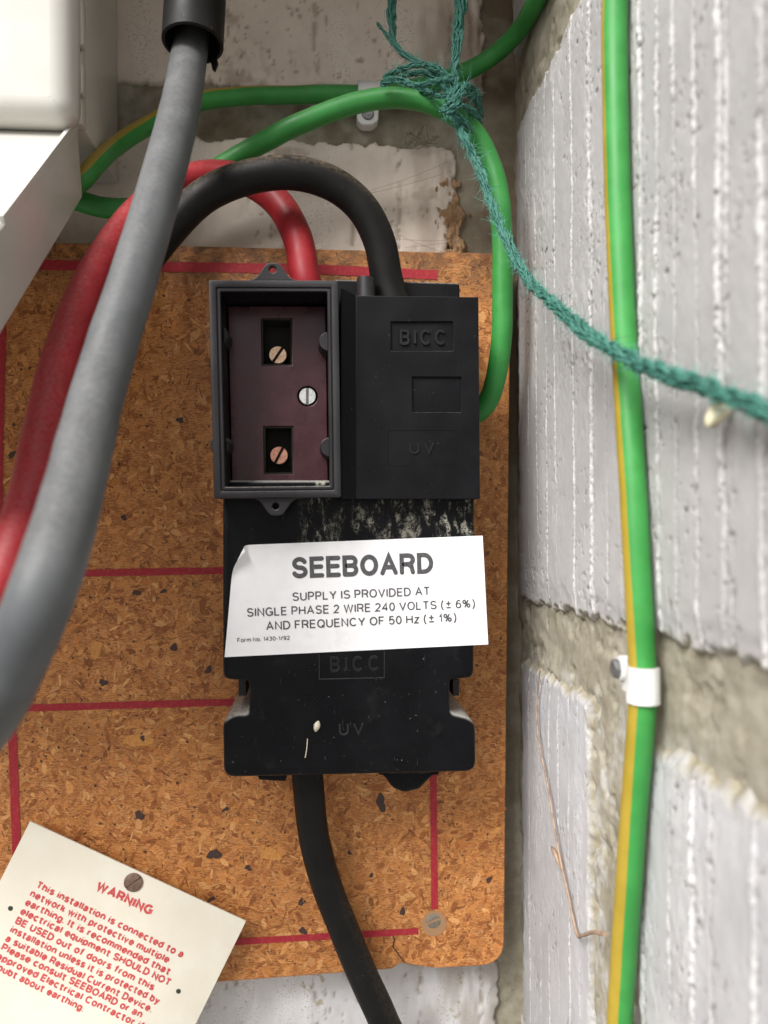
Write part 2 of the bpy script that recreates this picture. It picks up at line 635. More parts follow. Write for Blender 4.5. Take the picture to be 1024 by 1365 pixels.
def block_mat(name, base, ridge, bare, dirt, bare_t=0.66, dirt_amt=0.8):
    b = NB(name)
    n1 = b.noise(40, 5, 0.6)
    c = b.mix(b.ramp(n1, 0.35, 0.7), base, tuple(q * 0.88 for q in base))
    c = b.mix(b.ramp(b.noise(160, 5, 0.7), 0.5, 0.75, 0, 0.35), c, tuple(q * 0.8 for q in base))
    rg = b.attr('ridge').outputs['Fac']
    rs_ = b.math('MULTIPLY', b.ramp(rg, 0.06, 0.3), b.ramp(b.noise(1500, 3, 0.7), 0.56, 0.66))
    c = b.mix(b.math('MULTIPLY', rg, 0.85, True), c, ridge)
    c = b.mix(b.math('MULTIPLY', rs_, 0.75), c, dirt)
    c = b.mix(b.ramp(b.noise(48, 6, 0.7), bare_t, bare_t + 0.03), c, bare)
    dn = b.math('MULTIPLY', b.ramp(b.noise(520, 5, 0.72, vec=b.map((1, 1, 0.6))), 0.63, 0.74), b.ramp(b.noise(30, 3), 0.35, 0.7, 0.25, 1))
    c = b.mix(b.math('MULTIPLY', dn, dirt_amt), c, dirt)
    pt = b.attr('pit').outputs['Fac']
    c = b.mix(b.math('MULTIPLY', pt, 0.8, True), c, dirt)
    c = b.mix(b.attr('edge').outputs['Fac'], c, (0.27, 0.24, 0.17))
    b.bump(b.noise(900, 5, 0.7), 0.00025, 0.5)
    return b.fin(c, 0.62, 0, 0.3)


M['rblock'] = block_mat('grey_white_painted_block', (0.415, 0.408, 0.405), (0.59, 0.58, 0.57), (0.42, 0.39, 0.31), (0.12, 0.108, 0.092), 0.72, 0.75)
M['lblock'] = block_mat('daylit_white_block', (0.46, 0.46, 0.475), (0.62, 0.62, 0.62), (0.44, 0.41, 0.33), (0.12, 0.108, 0.092), 0.685, 0.75)  # lower blocks: base whitened and cooled to carry the daylight from below
M['wblock'] = block_mat('flaking_daylit_block', (0.68, 0.675, 0.68), (0.76, 0.76, 0.76), (0.43, 0.39, 0.29), (0.25, 0.20, 0.15), 0.60, 0.7)  # real flaking; the cool white base has the low daylight mixed into it
M['bblock'] = block_mat('cream_white_painted_block', (0.72, 0.635, 0.555), (0.77, 0.70, 0.635), (0.42, 0.36, 0.27), (0.24, 0.17, 0.115), 0.665, 0.8)
b = NB('sandy_mortar')
n1 = b.noise(120, 6, 0.72)
c = b.mix(b.ramp(n1, 0.3, 0.7), (0.25, 0.225, 0.165), (0.37, 0.34, 0.265))
c = b.mix(b.ramp(b.noise(30, 4), 0.45, 0.7, 0, 0.7), c, (0.44, 0.41, 0.335))
c = b.mix(b.attr('stain').outputs['Fac'], c, (0.17, 0.125, 0.08))
c = b.mix(b.math('MULTIPLY', b.attr('smear').outputs['Fac'], 0.75), c, (0.5, 0.49, 0.47))
c = b.mix(b.ramp(b.noise(500, 4, 0.7), 0.66, 0.74, 0, 0.7), c, (0.07, 0.055, 0.04))
b.bump(b.noise(1300, 8, 0.8), 0.0005, 0.9)
M['mortar'] = b.fin(c, 0.85, 0, 0.2)

b = NB('teal_twine_fibre')
at = b.attr('tint')
c = b.mix(b.ramp(b.noise(600, 4, 0.7), 0.35, 0.7), (0.028, 0.122, 0.092), (0.06, 0.20, 0.158))
M['twine'] = b.fin(c, 0.55, 0, 0.35)
b = NB('twine_fuzz')
M['fuzz'] = b.fin((0.09, 0.26, 0.21), 0.6, 0, 0.3)
b = NB('dry_stem')
M['stem'] = b.fin(b.mix(b.ramp(b.noise(250, 4), 0.4, 0.65), (0.36, 0.25, 0.17), (0.22, 0.15, 0.11)), 0.7)
b = NB('dry_leaf_scrap')
M['scrap'] = b.fin(b.mix(b.noise(300), (0.62, 0.55, 0.36), (0.75, 0.69, 0.5)), 0.6)
b = NB('splinter_wood')
M['splinter'] = b.fin(b.mix(b.ramp(b.noise(500, 5, 0.7), 0.35, 0.65), (0.40, 0.24, 0.12), (0.27, 0.17, 0.10)), 0.75)
b = NB('web_thread')
M['web'] = b.fin((0.16, 0.12, 0.09), 0.7)
b = NB('pale_speck')
M['speck'] = b.fin((0.62, 0.57, 0.45), 0.5)
b = NB('concrete_paving')
M['paving'] = b.fin(b.mix(b.noise(3, 6), (0.17, 0.165, 0.16), (0.25, 0.245, 0.235)), 0.85)
b = NB('shade_overhang_board')
M['overhang_board'] = b.fin(b.mix(b.noise(8, 5, vec=b.map((1, 12, 1))), (0.22, 0.13, 0.07), (0.30, 0.18, 0.10)), 0.7)

# ------------------------------------------------------------------ stroke lettering (flat print and raised letters)
def arc(cx, cy, rx, ry, a0, a1):
    n = max(4, int(abs(a1 - a0) / 15))
    return [(cx + rx * math.cos(R(a)), cy + ry * math.sin(R(a))) for a in np.linspace(a0, a1, n + 1)]


X = 0.72                          # height of the small letters
h = X / 2
_bowl = arc(.5, h, .5, h, 0, 360)
G = {                             # width, strokes (x 0..1 of the width, y 0..1 of the cap height)
 'A': (.66, [[(0, 0), (.5, 1), (1, 0)], [(.17, .34), (.83, .34)]]),
 'B': (.56, [[(0, 0), (0, 1), (.6, 1)] + arc(.6, .76, .36, .24, 90, -90) + [(.22, .52)], [(.4, .52), (.6, .52)] + arc(.6, .26, .4, .26, 90, -90) + [(0, 0)]]),
 'C': (.64, [arc(.52, .5, .52, .5, 42, 318)]),
 'D': (.60, [[(0, 0), (0, 1), (.4, 1)] + arc(.4, .5, .6, .5, 90, -90) + [(0, 0)]]),
 'E': (.50, [[(1, 1), (0, 1), (0, 0), (1, 0)], [(0, .52), (.92, .52)]]),
 'F': (.47, [[(1, 1), (0, 1), (0, 0)], [(0, .52), (.88, .52)]]),
 'G': (.66, [arc(.52, .5, .52, .5, 45, 325) + [(1, .46), (.58, .46)], [(1, .46), (1, 0)]]),
 'H': (.58, [[(0, 0), (0, 1)], [(1, 0), (1, 1)], [(0, .52), (1, .52)]]),
 'I': (.02, [[(.5, 0), (.5, 1)]]),
 'L': (.46, [[(0, 1), (0, 0), (1, 0)]]),
 'N': (.58, [[(0, 0), (0, 1), (1, 0), (1, 1)]]),
 'O': (.68, [arc(.5, .5, .5, .5, 0, 360)]),
 'P': (.52, [[(0, 0), (0, 1), (.6, 1)] + arc(.6, .73, .4, .27, 90, -90) + [(.22, .46)]]),
 'Q': (.68, [arc(.5, .5, .5, .5, 0, 360), [(.62, .25), (1, -.02)]]),
 'R': (.56, [[(0, 0), (0, 1), (.6, 1)] + arc(.6, .74, .4, .26, 90, -90) + [(.22, .48)], [(.55, .48), (.86, .34), (.97, 0)]]),
 'S': (.56, [arc(.5, .75, .46, .25, 20, 270) + arc(.5, .25, .5, .25, 90, -160)[1:]]),
 'T': (.56, [[(0, 1), (1, 1)], [(.5, 1), (.5, 0)]]),
 'U': (.57, [[(0, 1), (0, .33)] + arc(.5, .33, .5, .33, 180, 360) + [(1, 1)]]),
 'V': (.62, [[(0, 1), (.5, 0), (1, 1)]]),
 'W': (.90, [[(0, 1), (.25, 0), (.5, 1), (.75, 0), (1, 1)]]),
 'Y': (.62, [[(0, 1), (.5, .42), (1, 1)], [(.5, .42), (.5, 0)]]),
 '0': (.48, [arc(.5, .5, .5, .5, 0, 360)]),
 '1': (.24, [[(0, .72), (.5, .76), (.9, 1), (.9, 0)]]),
 '2': (.48, [arc(.5, .70, .48, .30, 165, -20) + [(0, 0), (1, 0)]]),
 '3': (.48, [arc(.48, .76, .42, .24, 160, -90) + arc(.48, .26, .52, .26, 90, -160)[1:]]),
 '4': (.52, [[(.75, 0), (.75, 1), (0, .28), (1, .28)]]),
 '5': (.48, [[(.92, 1), (.15, 1), (.05, .52)] + arc(.48, .32, .52, .32, 130, -155)]),
 '6': (.48, [arc(.56, .42, .56, .58, 55, 178), arc(.5, .31, .5, .31, 0, 360)]),
 '9': (.48, [arc(.44, .58, .56, .58, 235, 358), arc(.5, .69, .5, .31, 0, 360)]),
 '(': (.24, [arc(1.5, .42, 1.5, .74, 118, 242)]),
 ')': (.24, [arc(-.5, .42, 1.5, .74, 62, -62)]),
 '%': (.74, [arc(.19, .76, .19, .22, 0, 360), arc(.81, .24, .19, .22, 0, 360), [(.75, 1), (.25, 0)]]),
 '\u00b1': (.50, [[(0, .62), (1, .62)], [(.5, .95), (.5, .29)], [(0, .06), (1, .06)]]),
 '.': (.02, [[(.5, -.03), (.5, .09)]]),
 '-': (.25, [[(0, .40), (1, .40)]]),
 '/': (.30, [[(0, -.03), (1, 1.03)]]),
 'a': (.46, [arc(.48, X * .66, .44, X * .34, 165, 0) + [(.92, .06), (1, 0)], [(.92, X * .58), (.45, X * .52)] + arc(.40, X * .27, .40, X * .27, 100, 270) + [(.7, .06), (.92, X * .3)]]),
 'b': (.46, [[(0, 0), (0, 1)], _bowl]),
 'c': (.45, [arc(.52, h, .52, h, 42, 318)]),
 'd': (.46, [[(1, 0), (1, 1)], _bowl]),
 'e': (.48, [[(.16, h), (1, h)] + arc(.5, h, .5, h, 0, 320)]),
 'f': (.32, [[(.95, 1)] + arc(.75, .82, .38, .18, 90, 180) + [(.37, 0)], [(-.12, X), (.95, X)]]),
 'g': (.46, [_bowl, [(1, X), (1, -.05)] + arc(.5, -.05, .5, .2, 0, -160)]),
 'h': (.45, [[(0, 0), (0, 1)], [(0, X * .6)] + arc(.5, X * .62, .5, X * .38, 180, 0) + [(1, 0)]]),
 'i': (.02, [[(.5, 0), (.5, X)], [(.5, .89), (.5, 1)]]),
 'k': (.42, [[(0, 0), (0, 1)], [(.9, X), (.05, X * .38)], [(.35, X * .62), (1, 0)]]),
 'l': (.02, [[(.5, 0), (.5, 1)]]),
 'm': (.76, [[(0, 0), (0, X)], [(0, X * .6)] + arc(.25, X * .66, .25, X * .34, 180, 0) + [(.5, 0)], [(.5, X * .6)] + arc(.75, X * .66, .25, X * .34, 180, 0) + [(1, 0)]]),
 'n': (.45, [[(0, 0), (0, X)], [(0, X * .6)] + arc(.5, X * .62, .5, X * .38, 180, 0) + [(1, 0)]]),
 'o': (.49, [_bowl]),
 'p': (.46, [[(0, -.26), (0, X)], _bowl]),
 'q': (.46, [[(1, -.26), (1, X)], _bowl]),
 'r': (.26, [[(0, 0), (0, X)], [(0, X * .55)] + arc(.8, X * .55, .8, X * .45, 175, 80)]),
 's': (.43, [arc(.5, X * .75, .45, X * .25, 20, 270) + arc(.5, X * .25, .5, X * .25, 90, -160)[1:]]),
 't': (.36, [[(.42, .95), (.42, .16)] + arc(.78, .16, .36, .16, 180, 270) + [(1, 0)], [(-.12, X), (1.05, X)]]),
 'u': (.45, [[(1, X), (1, 0)], [(0, X), (0, X * .38)] + arc(.5, X * .38, .5, X * .38, 180, 360)]),
 'v': (.46, [[(0, X), (.5, 0), (1, X)]]),
 'w': (.70, [[(0, X), (.25, 0), (.5, X), (.75, 0), (1, X)]]),
 'y': (.46, [[(0, X), (.5, 0)], [(1, X), (.42, -.16), (.25, -.25), (.05, -.25)]]),
 'z': (.42, [[(0, X), (1, X), (0, 0), (1, 0)]]),
 ' ': (.12, []),
}


def ribbon(pts, t, rnd_caps):
    p = np.array(pts, float)
    keep = [0] + [i for i in range(1, len(p)) if np.linalg.norm(p[i] - p[i - 1]) > 1e-5]
    p = p[keep]
    closed = np.linalg.norm(p[0] - p[-1]) < 1e-4 and len(p) > 3
    if closed:
        p = p[:-1]
    n = len(p)
    L, Q = [], []
    for i in range(n):
        a = p[(i - 1) % n] if (closed or i > 0) else None
        c = p[(i + 1) % n] if (closed or i < n - 1) else None
        d1 = (p[i] - a) / np.linalg.norm(p[i] - a) if a is not None else None
        d2 = (c - p[i]) / np.linalg.norm(c - p[i]) if c is not None else None
        if d1 is None:
            d1 = d2
        if d2 is None:
            d2 = d1
        n1, n2 = np.array([-d1[1], d1[0]]), np.array([-d2[1], d2[0]])
        m = n1 + n2
        m /= max(np.linalg.norm(m), 1e-6)
        k = min(1 / max(m @ n1, 0.42), 2.2)
        L.append(p[i] + m * k * t / 2)
        Q.append(p[i] - m * k * t / 2)
    if not closed and rnd_caps:
        def cap(c, d):
            a = math.atan2(d[1], d[0])
            return [c + t / 2 * np.array([math.cos(a + b), math.sin(a + b)]) for b in np.linspace(math.pi / 2, -math.pi / 2, 8)]
        d0 = (p[0] - p[1]) / np.linalg.norm(p[0] - p[1])
        d1 = (p[-1] - p[-2]) / np.linalg.norm(p[-1] - p[-2])
        return L, Q, closed, [cap(p[0], d0), cap(p[-1], d1)]
    return L, Q, closed, []


def lettering(mb, text, left, right, up, cap, normal, t=0.13, raise_=0.00004, depth=0.0, caps=False, track=0.30, lift0=0.0):
    """text between two world points on its baseline; up = unit vector, cap = cap height in metres"""
    left, right, up, normal = map(np.asarray, (left, right, up, normal))
    xs, x = [], 0.0
    sp = track * (0.55 + 0.9 * t)
    for ch in text:
        xs.append(x)
        x += G[ch][0] * 1.0 + t + sp * (1.0 if ch != ' ' else 0.6)
    total = x - sp
    ux = (right - left) / total
    k = 0
    for ch, x0 in zip(text, xs):
        wd = G[ch][0]
        for st in G[ch][1]:
            q = [(x0 + t / 2 + a * wd, t / 2 + bb * (1 - t)) for a, bb in st]
            L, Q, closed, cp = ribbon(q, t, caps)
            z = raise_ + lift0 + (k % 4) * 0.000014
            k += 1
            def w3(a, zz):
                return left + ux * a[0] + up * cap * a[1] + normal * zz
            n = len(L)
            V = [w3(a, z) for a in L] + [w3(a, z) for a in Q]
            F = [(i, n + i, n + (i + 1) % n, (i + 1) % n) for i in range(n if closed else n - 1)]
            if depth > 0:
                b0 = len(V)
                V += [w3(a, z - depth) for a in L] + [w3(a, z - depth) for a in Q]
                for i in range(n if closed else n - 1):
                    j = (i + 1) % n
                    F += [(i, j, b0 + j, b0 + i), (n + j, n + i, b0 + n + i, b0 + n + j)]
                if not closed:
                    F += [(0, b0, b0 + n, n), (n - 1, 2 * n - 1, b0 + 2 * n - 1, b0 + n - 1)]
            mb.add(V, F)
            for c_ in cp:
                V = [w3(a, z) for a in c_]
                mb.add(V, [tuple(range(len(V)))])

# ------------------------------------------------------------------ screws
def slot_head(mb, c, r, axis, slot_dir, h=0.0008, slot=0.17, m_head=0, m_slot=1):
    """round head facing axis with a slot along slot_dir"""
    c, axis, sd_ = np.asarray(c, float), np.asarray(axis, float), np.asarray(slot_dir, float)
    axis /= np.linalg.norm(axis)
    sd_ = sd_ - (sd_ @ axis) * axis
    sd_ /= np.linalg.norm(sd_)
    e = np.cross(axis, sd_)
    n = 28
    rings = []
    for rr, hh in ((r, -2.5 * h), (r, -0.9 * h)):
        rings.append([c + rr * (math.cos(a) * sd_ + math.sin(a) * e) + axis * hh for a in np.linspace(0, 2 * math.pi, n, endpoint=False)])
    V, F = loft(rings, (False, True))
    mb.add(V, F, [m_head] * (len(F) - 1) + [m_slot])
    w_ = slot * r
    a0 = math.asin(w_ / r)
    for s in (1, -1):
        arcp = [(r * math.cos(a), s * r * math.sin(a)) for a in np.linspace(a0, math.pi - a0, 16)]
        rings = []
        for k_, hh in ((1.0, -1.0 * h), (1.0, -0.25 * h), (0.93, 0.0)):
            rings.append([c + sd_ * x_ * k_ + e * (s * w_ + (y_ - s * w_) * k_) + axis * hh for x_, y_ in arcp])
        if s < 0:
            rings = [q[::-1] for q in rings]
        V, F = loft(rings, (False, True))
        mb.add(V, F, m_head)


# ================================================================== SETTING
g = mesh('ground', [(-8, -12, -0.95), (8, -12, -0.95), (8, 4, -0.95), (-8, 4, -0.95)], [(0, 1, 2, 3)], M['paving'], smooth=None)
g['kind'] = 'structure'

# right-hand wall -----------------------------------------------------------------
def heightfield(name, plane, quad, res, hfun, m, parent, edge=0.0022, drop=0.009, wob=0.0016, seed=0):
    """quad: (a, z) of bottom-left, bottom-right, top-right, top-left in wall coordinates; a runs along the wall from the corner"""
    q = np.array(quad, float)
    la = max(np.linalg.norm(q[1] - q[0]), np.linalg.norm(q[2] - q[3]))
    lz = max(np.linalg.norm(q[3] - q[0]), np.linalg.norm(q[2] - q[1]))
    na, nz = int(la / res[0]) + 2, int(lz / res[1]) + 2
    U, V = np.meshgrid(np.linspace(0, 1, na), np.linspace(0, 1, nz), indexing='ij')
    Aq = (1 - U)[..., None] * (1 - V)[..., None] * q[0] + U[..., None] * (1 - V)[..., None] * q[1] + (U * V)[..., None] * q[2] + ((1 - U) * V)[..., None] * q[3]
    A, Z = Aq[..., 0], Aq[..., 1]
    dist = np.minimum(np.minimum(U, 1 - U) * la, np.minimum(V, 1 - V) * lz)
    de = dist + wob * (fbm(A * 230, Z * 230, seed + 5, 5) - 0.5) * 2.2 + wob * 1.6 * (fbm(A * 45, Z * 45, seed + 9, 3) - 0.5)
    H, at = hfun(A, Z)
    e = 1 - sstep(0.0, edge, de)
    H = H - drop * e - 0.0007 * (1 - sstep(edge, edge * 2.6, de))
    H = np.where(dist < 1e-9, H - drop, H)
    at['edge'] = np.clip(.9 * (1 - sstep(edge * .25, edge * 1.25, de)) * sstep(.25, .55, fbm(A * 160, Z * 160, seed + 3, 4)) + e, 0, 1)
    if plane == 'right':
        V3 = np.stack([XW - H, YW - A, Z], -1)
    else:
        V3 = np.stack([XW - A, YW - H, Z], -1)[::-1]
        at = {k: v[::-1] for k, v in at.items()}
    return gridmesh(name, V3, m, parent, at)


def sw(px, py=400):
    p = W(px, py)
    return YW - p[1]


def rough_face(ridges, seed, base_amp=0.00035):
    def fn(A, Z):
        H = base_amp * (fbm(A * 35, Z * 30, seed, 4) - 0.5) * 2 + 0.00008 * (fbm(A * 450, Z * 350, seed + 3, 3) - 0.5) * 2
        Rg = np.zeros_like(A)
        Pt = np.zeros_like(A)
        for i, (s0, wd, ht, tex) in enumerate(ridges):
            c = s0 + 0.0011 * (vn(Z * 22, Z * 0 + i * 3.7, seed + 20 + i) - 0.5) * 2 + 0.0004 * (fbm(Z * 200, Z * 0 + i, seed + 40 + i, 3) - 0.5) * 2
            ww = 0.72 * wd * (0.65 + 0.8 * vn(Z * 60, Z * 0 + i, seed + 60 + i))
            pr = np.exp(-((A - c) / ww) ** 2)
            br = 0.35 + 0.65 * sstep(0.25, 0.55, fbm(A * 90, Z * 45, seed + 80 + i, 3))
            ln = sstep(0.28, 0.45, vn(Z * 14 + i * 5.1, Z * 0 + i * 2.3, seed + 90 + i))
            gr = sstep(0.30, 0.68, fbm(A * 1000, Z * 700, seed + 100 + i, 3))
            pr = sstep(0.22, 0.62, pr * 0.85 + 0.75 * (fbm(A * 700, Z * 420, seed + 150 + i, 3) - 0.5)) * np.sqrt(np.clip(pr, 0, 1))
            H = H + 0.42 * ht * pr * br * (0.35 + 0.65 * ln) * ((1 - tex) * (0.75 + 0.5 * gr) + tex * (gr * 1.7))
            Rg = np.maximum(Rg, pr * br * (0.3 + 0.7 * ln) * (0.55 + 0.6 * gr))
            # a torn dark groove beside each lump of paint
            gv = np.exp(-((A - c - 1.3 * ww) / (0.45 * ww)) ** 2) * sstep(0.54, 0.64, fbm(A * 900, Z * 800, seed + 130 + i, 3))
            H = H - 0.0005 * gv
            Pt = np.maximum(Pt, gv)
        pm = sstep(.54, .68, fbm(A * 55, Z * 16, seed + 220, 4)) * sstep(.42, .60, fbm(A * 520, Z * 340, seed + 230, 4))
        H = H + 0.00013 * pm
        Rg = np.maximum(Rg, 0.42 * pm)
        pits = sstep(0.70, 0.76, fbm(A * 600, Z * 520, seed + 200, 3)) * sstep(.45, .6, fbm(A * 60, Z * 40, seed + 210, 3))
        return H - 0.0006 * pits, {'ridge': np.clip(Rg, 0, 1), 'pit': np.clip(Pt + pits, 0, 1)}
    return fn


rw = thing('right_wall', (XW, YW - 0.2, -0.95), 'rough grey white painted block wall on the right, its face combed with vertical ridges', 'wall')
# mortar bed of the right-hand wall: visible height field in front of a solid core
na, nz = 400, 620
A, Z = np.meshgrid(np.linspace(-0.004, 0.31, na), np.linspace(-0.28, 0.27, nz), indexing='ij')
H = -0.0030 + 0.0012 * (fbm(A * 40, Z * 90, 71, 4) - 0.5) * 2 + 0.0003 * (fbm(A * 300, Z * 300, 75, 3) - 0.5) * 2 - 0.0010 * sstep(.62, .72, fbm(A * 130, Z * 130, 79, 5))
gridmesh('mortar_bed', np.stack([XW - H, YW - A, Z], -1), M['mortar'], rw, {'smear': sstep(.50, .60, fbm(A * 85, Z * 60, 91, 5)) * sstep(-.055, -.075, Z) * sstep(.3, .5, fbm(A * 500, Z * 420, 93, 3))})
V, F = box(XW + 0.008, XW + 0.11, YW - 0.62, YW + 0.2, -0.95, 0.62)
mesh('wall_core', V, F, M['mortar'], rw, smooth=None)

RU = [(sw(703), .0006, .0007, .5), (sw(714), .0009, .0006, .8), (sw(727), .0007, .0006, .5), (sw(740), .0009, .0006, .8), (sw(763), .0010, .0009, .4),
      (sw(787), .0026, .0009, .9), (sw(806), .0010, .0007, .9), (sw(855), .0015, .0012, .7), (sw(876), .0011, .0010, .8), (sw(899), .0012, .0011, .5),
      (sw(928), .0011, .0010, .7), (sw(957), .0016, .0015, .4), (sw(969), .0008, .0007, .9), (sw(1013), .0016, .0014, .4)] + \
     [(sw(1060) + .011 * i, .0012, .0010, .6) for i in range(4)]
sA, sB = 0.0028, 0.262
tl = 0.140                        # slope of the bed joint
def zb(s): return -0.0437 + 0.031 * s
def ztop(s): return 0.1835 + 0.006 * s
heightfield('block', 'right', [(sA, zb(sA)), (sB, zb(sB)), (sB, ztop(sB)), (sA, ztop(sA))], (0.00042, 0.00055), rough_face(RU, 300), M['rblock'], rw, edge=0.0055, wob=0.0030, drop=0.007, seed=31)
s1, s2 = sw(788, 1100), sw(833, 1100)
RL = [(sw(700), .0008, .0006, .7), (sw(714), .0006, .0007, .6), (sw(726), .0006, .0007, .5), (sw(738), .0008, .0007, .8), (sw(752), .0007, .0008, .5), (sw(764), .0006, .0006, .7), (sw(775), .0007, .0007, .8)]
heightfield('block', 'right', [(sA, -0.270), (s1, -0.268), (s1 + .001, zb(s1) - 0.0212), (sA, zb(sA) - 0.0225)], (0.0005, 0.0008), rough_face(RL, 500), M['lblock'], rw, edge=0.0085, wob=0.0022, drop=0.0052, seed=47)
RR = [(sw(846), .0020, .0009, .9), (sw(884), .0009, .0009, .5), (sw(914), .0012, .0013, .6), (sw(936), .0014, .0014, .6), (sw(996), .0016, .0013, .4), (sw(1050), .0016, .0012, .5), (sw(1090), .0016, .0012, .5)]
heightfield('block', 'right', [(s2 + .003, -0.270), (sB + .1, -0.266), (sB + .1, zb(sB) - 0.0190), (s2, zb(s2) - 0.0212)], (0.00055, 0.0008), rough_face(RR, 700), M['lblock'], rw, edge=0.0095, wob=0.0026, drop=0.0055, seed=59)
heightfield('block', 'right', [(sA, .2130), (sB + .1, .2130), (sB + .1, .43), (sA, .43)], (0.0016, 0.002), rough_face(RU, 800), M['rblock'], rw, seed=61)
heightfield('block', 'right', [(sB + .028, zb(sB)), (sB + .33, zb(sB)), (sB + .33, ztop(sB)), (sB + .028, ztop(sB))], (0.002, 0.002), rough_face(RU, 820), M['rblock'], rw, seed=63)
heightfield('block', 'right', [(sA, -.512), (sB + .33, -.512), (sB + .33, -.297), (sA, -.297)], (0.002, 0.002), rough_face(RL, 840), M['rblock'], rw, seed=67)

# back wall --------------------------------------------------------------------------
bw = thing('back_wall', (0, YW, -0.95), 'cream painted block wall at the back, dirty above the brown chipboard and white below it', 'wall')
A, Z = np.meshgrid(np.linspace(-0.006, 0.42, 300), np.linspace(-0.30, 0.27, 330), indexing='ij')
H = -0.0032 + 0.0018 * (fbm(A * 55, Z * 55, 171, 4) - 0.5) * 2 + 0.0006 * (fbm(A * 420, Z * 420, 175, 3) - 0.5) * 2
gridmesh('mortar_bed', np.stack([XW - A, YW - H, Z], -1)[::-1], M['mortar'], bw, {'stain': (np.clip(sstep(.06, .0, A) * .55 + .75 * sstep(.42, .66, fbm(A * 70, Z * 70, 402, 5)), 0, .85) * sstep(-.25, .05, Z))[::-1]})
V, F = box(-1.3, XW + 0.006, YW + 0.008, YW + 0.11, -0.95, 0.62)
mesh('wall_core', V, F, M['mortar'], bw, smooth=None)


def ab(px, py):
    p = P(px, py, YW)
    return XW - p[0]


def zz(px, py):
    return P(px, py, YW)[2]


def back_face(seed, rid=()):
    def fn(A, Z):
        H = 0.0011 * (fbm(A * 30, Z * 22, seed, 5) - 0.5) * 2 + 0.0003 * (fbm(A * 330, Z * 200, seed + 3, 3) - 0.5) * 2
        Rg = sstep(0.5, 0.75, fbm(A * 110, Z * 18, seed + 9, 3)) * 0.5
        H = H + 0.0004 * Rg
        Pt = sstep(0.68, 0.76, fbm(A * 480, Z * 300, seed + 200, 4)) * sstep(.48, .62, fbm(A * 50, Z * 30, seed + 210, 3))
        for i, a0 in enumerate(rid):
            c = a0 + 0.0015 * (fbm(Z * 60, Z * 0 + i, seed + 40 + i, 3) - 0.5) * 2
            gv = np.exp(-((A - c) / 0.0011) ** 2) * sstep(0.45, 0.6, fbm(A * 500, Z * 260, seed + 130 + i, 4))
            Pt = np.maximum(Pt, gv)
            H = H - 0.0006 * gv
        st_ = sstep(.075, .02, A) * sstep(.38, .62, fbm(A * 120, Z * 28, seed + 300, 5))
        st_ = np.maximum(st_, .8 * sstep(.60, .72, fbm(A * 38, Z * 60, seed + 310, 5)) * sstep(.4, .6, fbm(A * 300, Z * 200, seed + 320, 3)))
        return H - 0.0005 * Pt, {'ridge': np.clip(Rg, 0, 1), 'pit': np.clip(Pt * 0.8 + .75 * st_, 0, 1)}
    return fn


aL = 0.33
z1, z2 = zz(400, 120), zz(400, 180)
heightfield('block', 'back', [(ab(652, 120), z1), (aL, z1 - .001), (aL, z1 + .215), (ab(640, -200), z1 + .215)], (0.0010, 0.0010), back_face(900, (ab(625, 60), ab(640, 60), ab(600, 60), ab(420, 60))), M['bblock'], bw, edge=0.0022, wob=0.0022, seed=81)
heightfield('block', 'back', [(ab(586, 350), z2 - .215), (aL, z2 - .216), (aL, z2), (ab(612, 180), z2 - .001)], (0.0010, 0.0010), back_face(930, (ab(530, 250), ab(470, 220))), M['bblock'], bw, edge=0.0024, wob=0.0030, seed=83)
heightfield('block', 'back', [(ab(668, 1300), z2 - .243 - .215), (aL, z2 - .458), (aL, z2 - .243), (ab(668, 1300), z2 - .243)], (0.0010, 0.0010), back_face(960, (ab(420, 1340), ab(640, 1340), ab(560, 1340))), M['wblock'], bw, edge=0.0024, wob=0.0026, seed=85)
for k, zl in enumerate((z1, z2 - .215, z2 - .458)):
    heightfield('block', 'back', [(aL + .025, zl), (aL + .48, zl), (aL + .48, zl + .215), (aL + .025, zl + .215)], (0.003, 0.003), back_face(980 + k), M['bblock'], bw, seed=87 + k)

# soffit added out of view to shade the top of the alcove
V, F = box(-1.3, XW + 0.3, -0.11, YW + 0.01, 0.275, 0.315)
o = mesh('shade_overhang', V, F, M['overhang_board'], smooth=None)
o['kind'] = 'structure'

# ================================================================== CHIPBOARD
cb = thing('chipboard_panel', P(340, 1300, 0), 'orange brown chipboard mounting panel with thin red ruled lines, screwed to the back wall', 'board')
BO = [(-150, 318), (681, 338), (672, 1286), (578, 1291), (534, 1284), (522, 1292), (300, 1309), (-150, 1338)]
outl = rounded(PX(BO, 0.0), [0, .003, .011, .003, .001, .001, 0, 0], 7)
V, F = plate([outl], 0.0, 0.0135, 0.0006)
mesh('panel_core', V, F, M['board'], cb, 30)
# wood flakes, each a thin chip of its own colour
poly = np.array(outl)


def inside(x, z):
    ins = np.zeros(x.shape, bool)
    j = len(poly) - 1
    for i in range(len(poly)):
        xi, zi, xj, zj = *poly[i], *poly[j]
        hit = ((zi > z) != (zj > z)) & (x < (xj - xi) * (z - zi) / (zj - zi + 1e-12) + xi)
        ins ^= hit
        j = i
    return ins


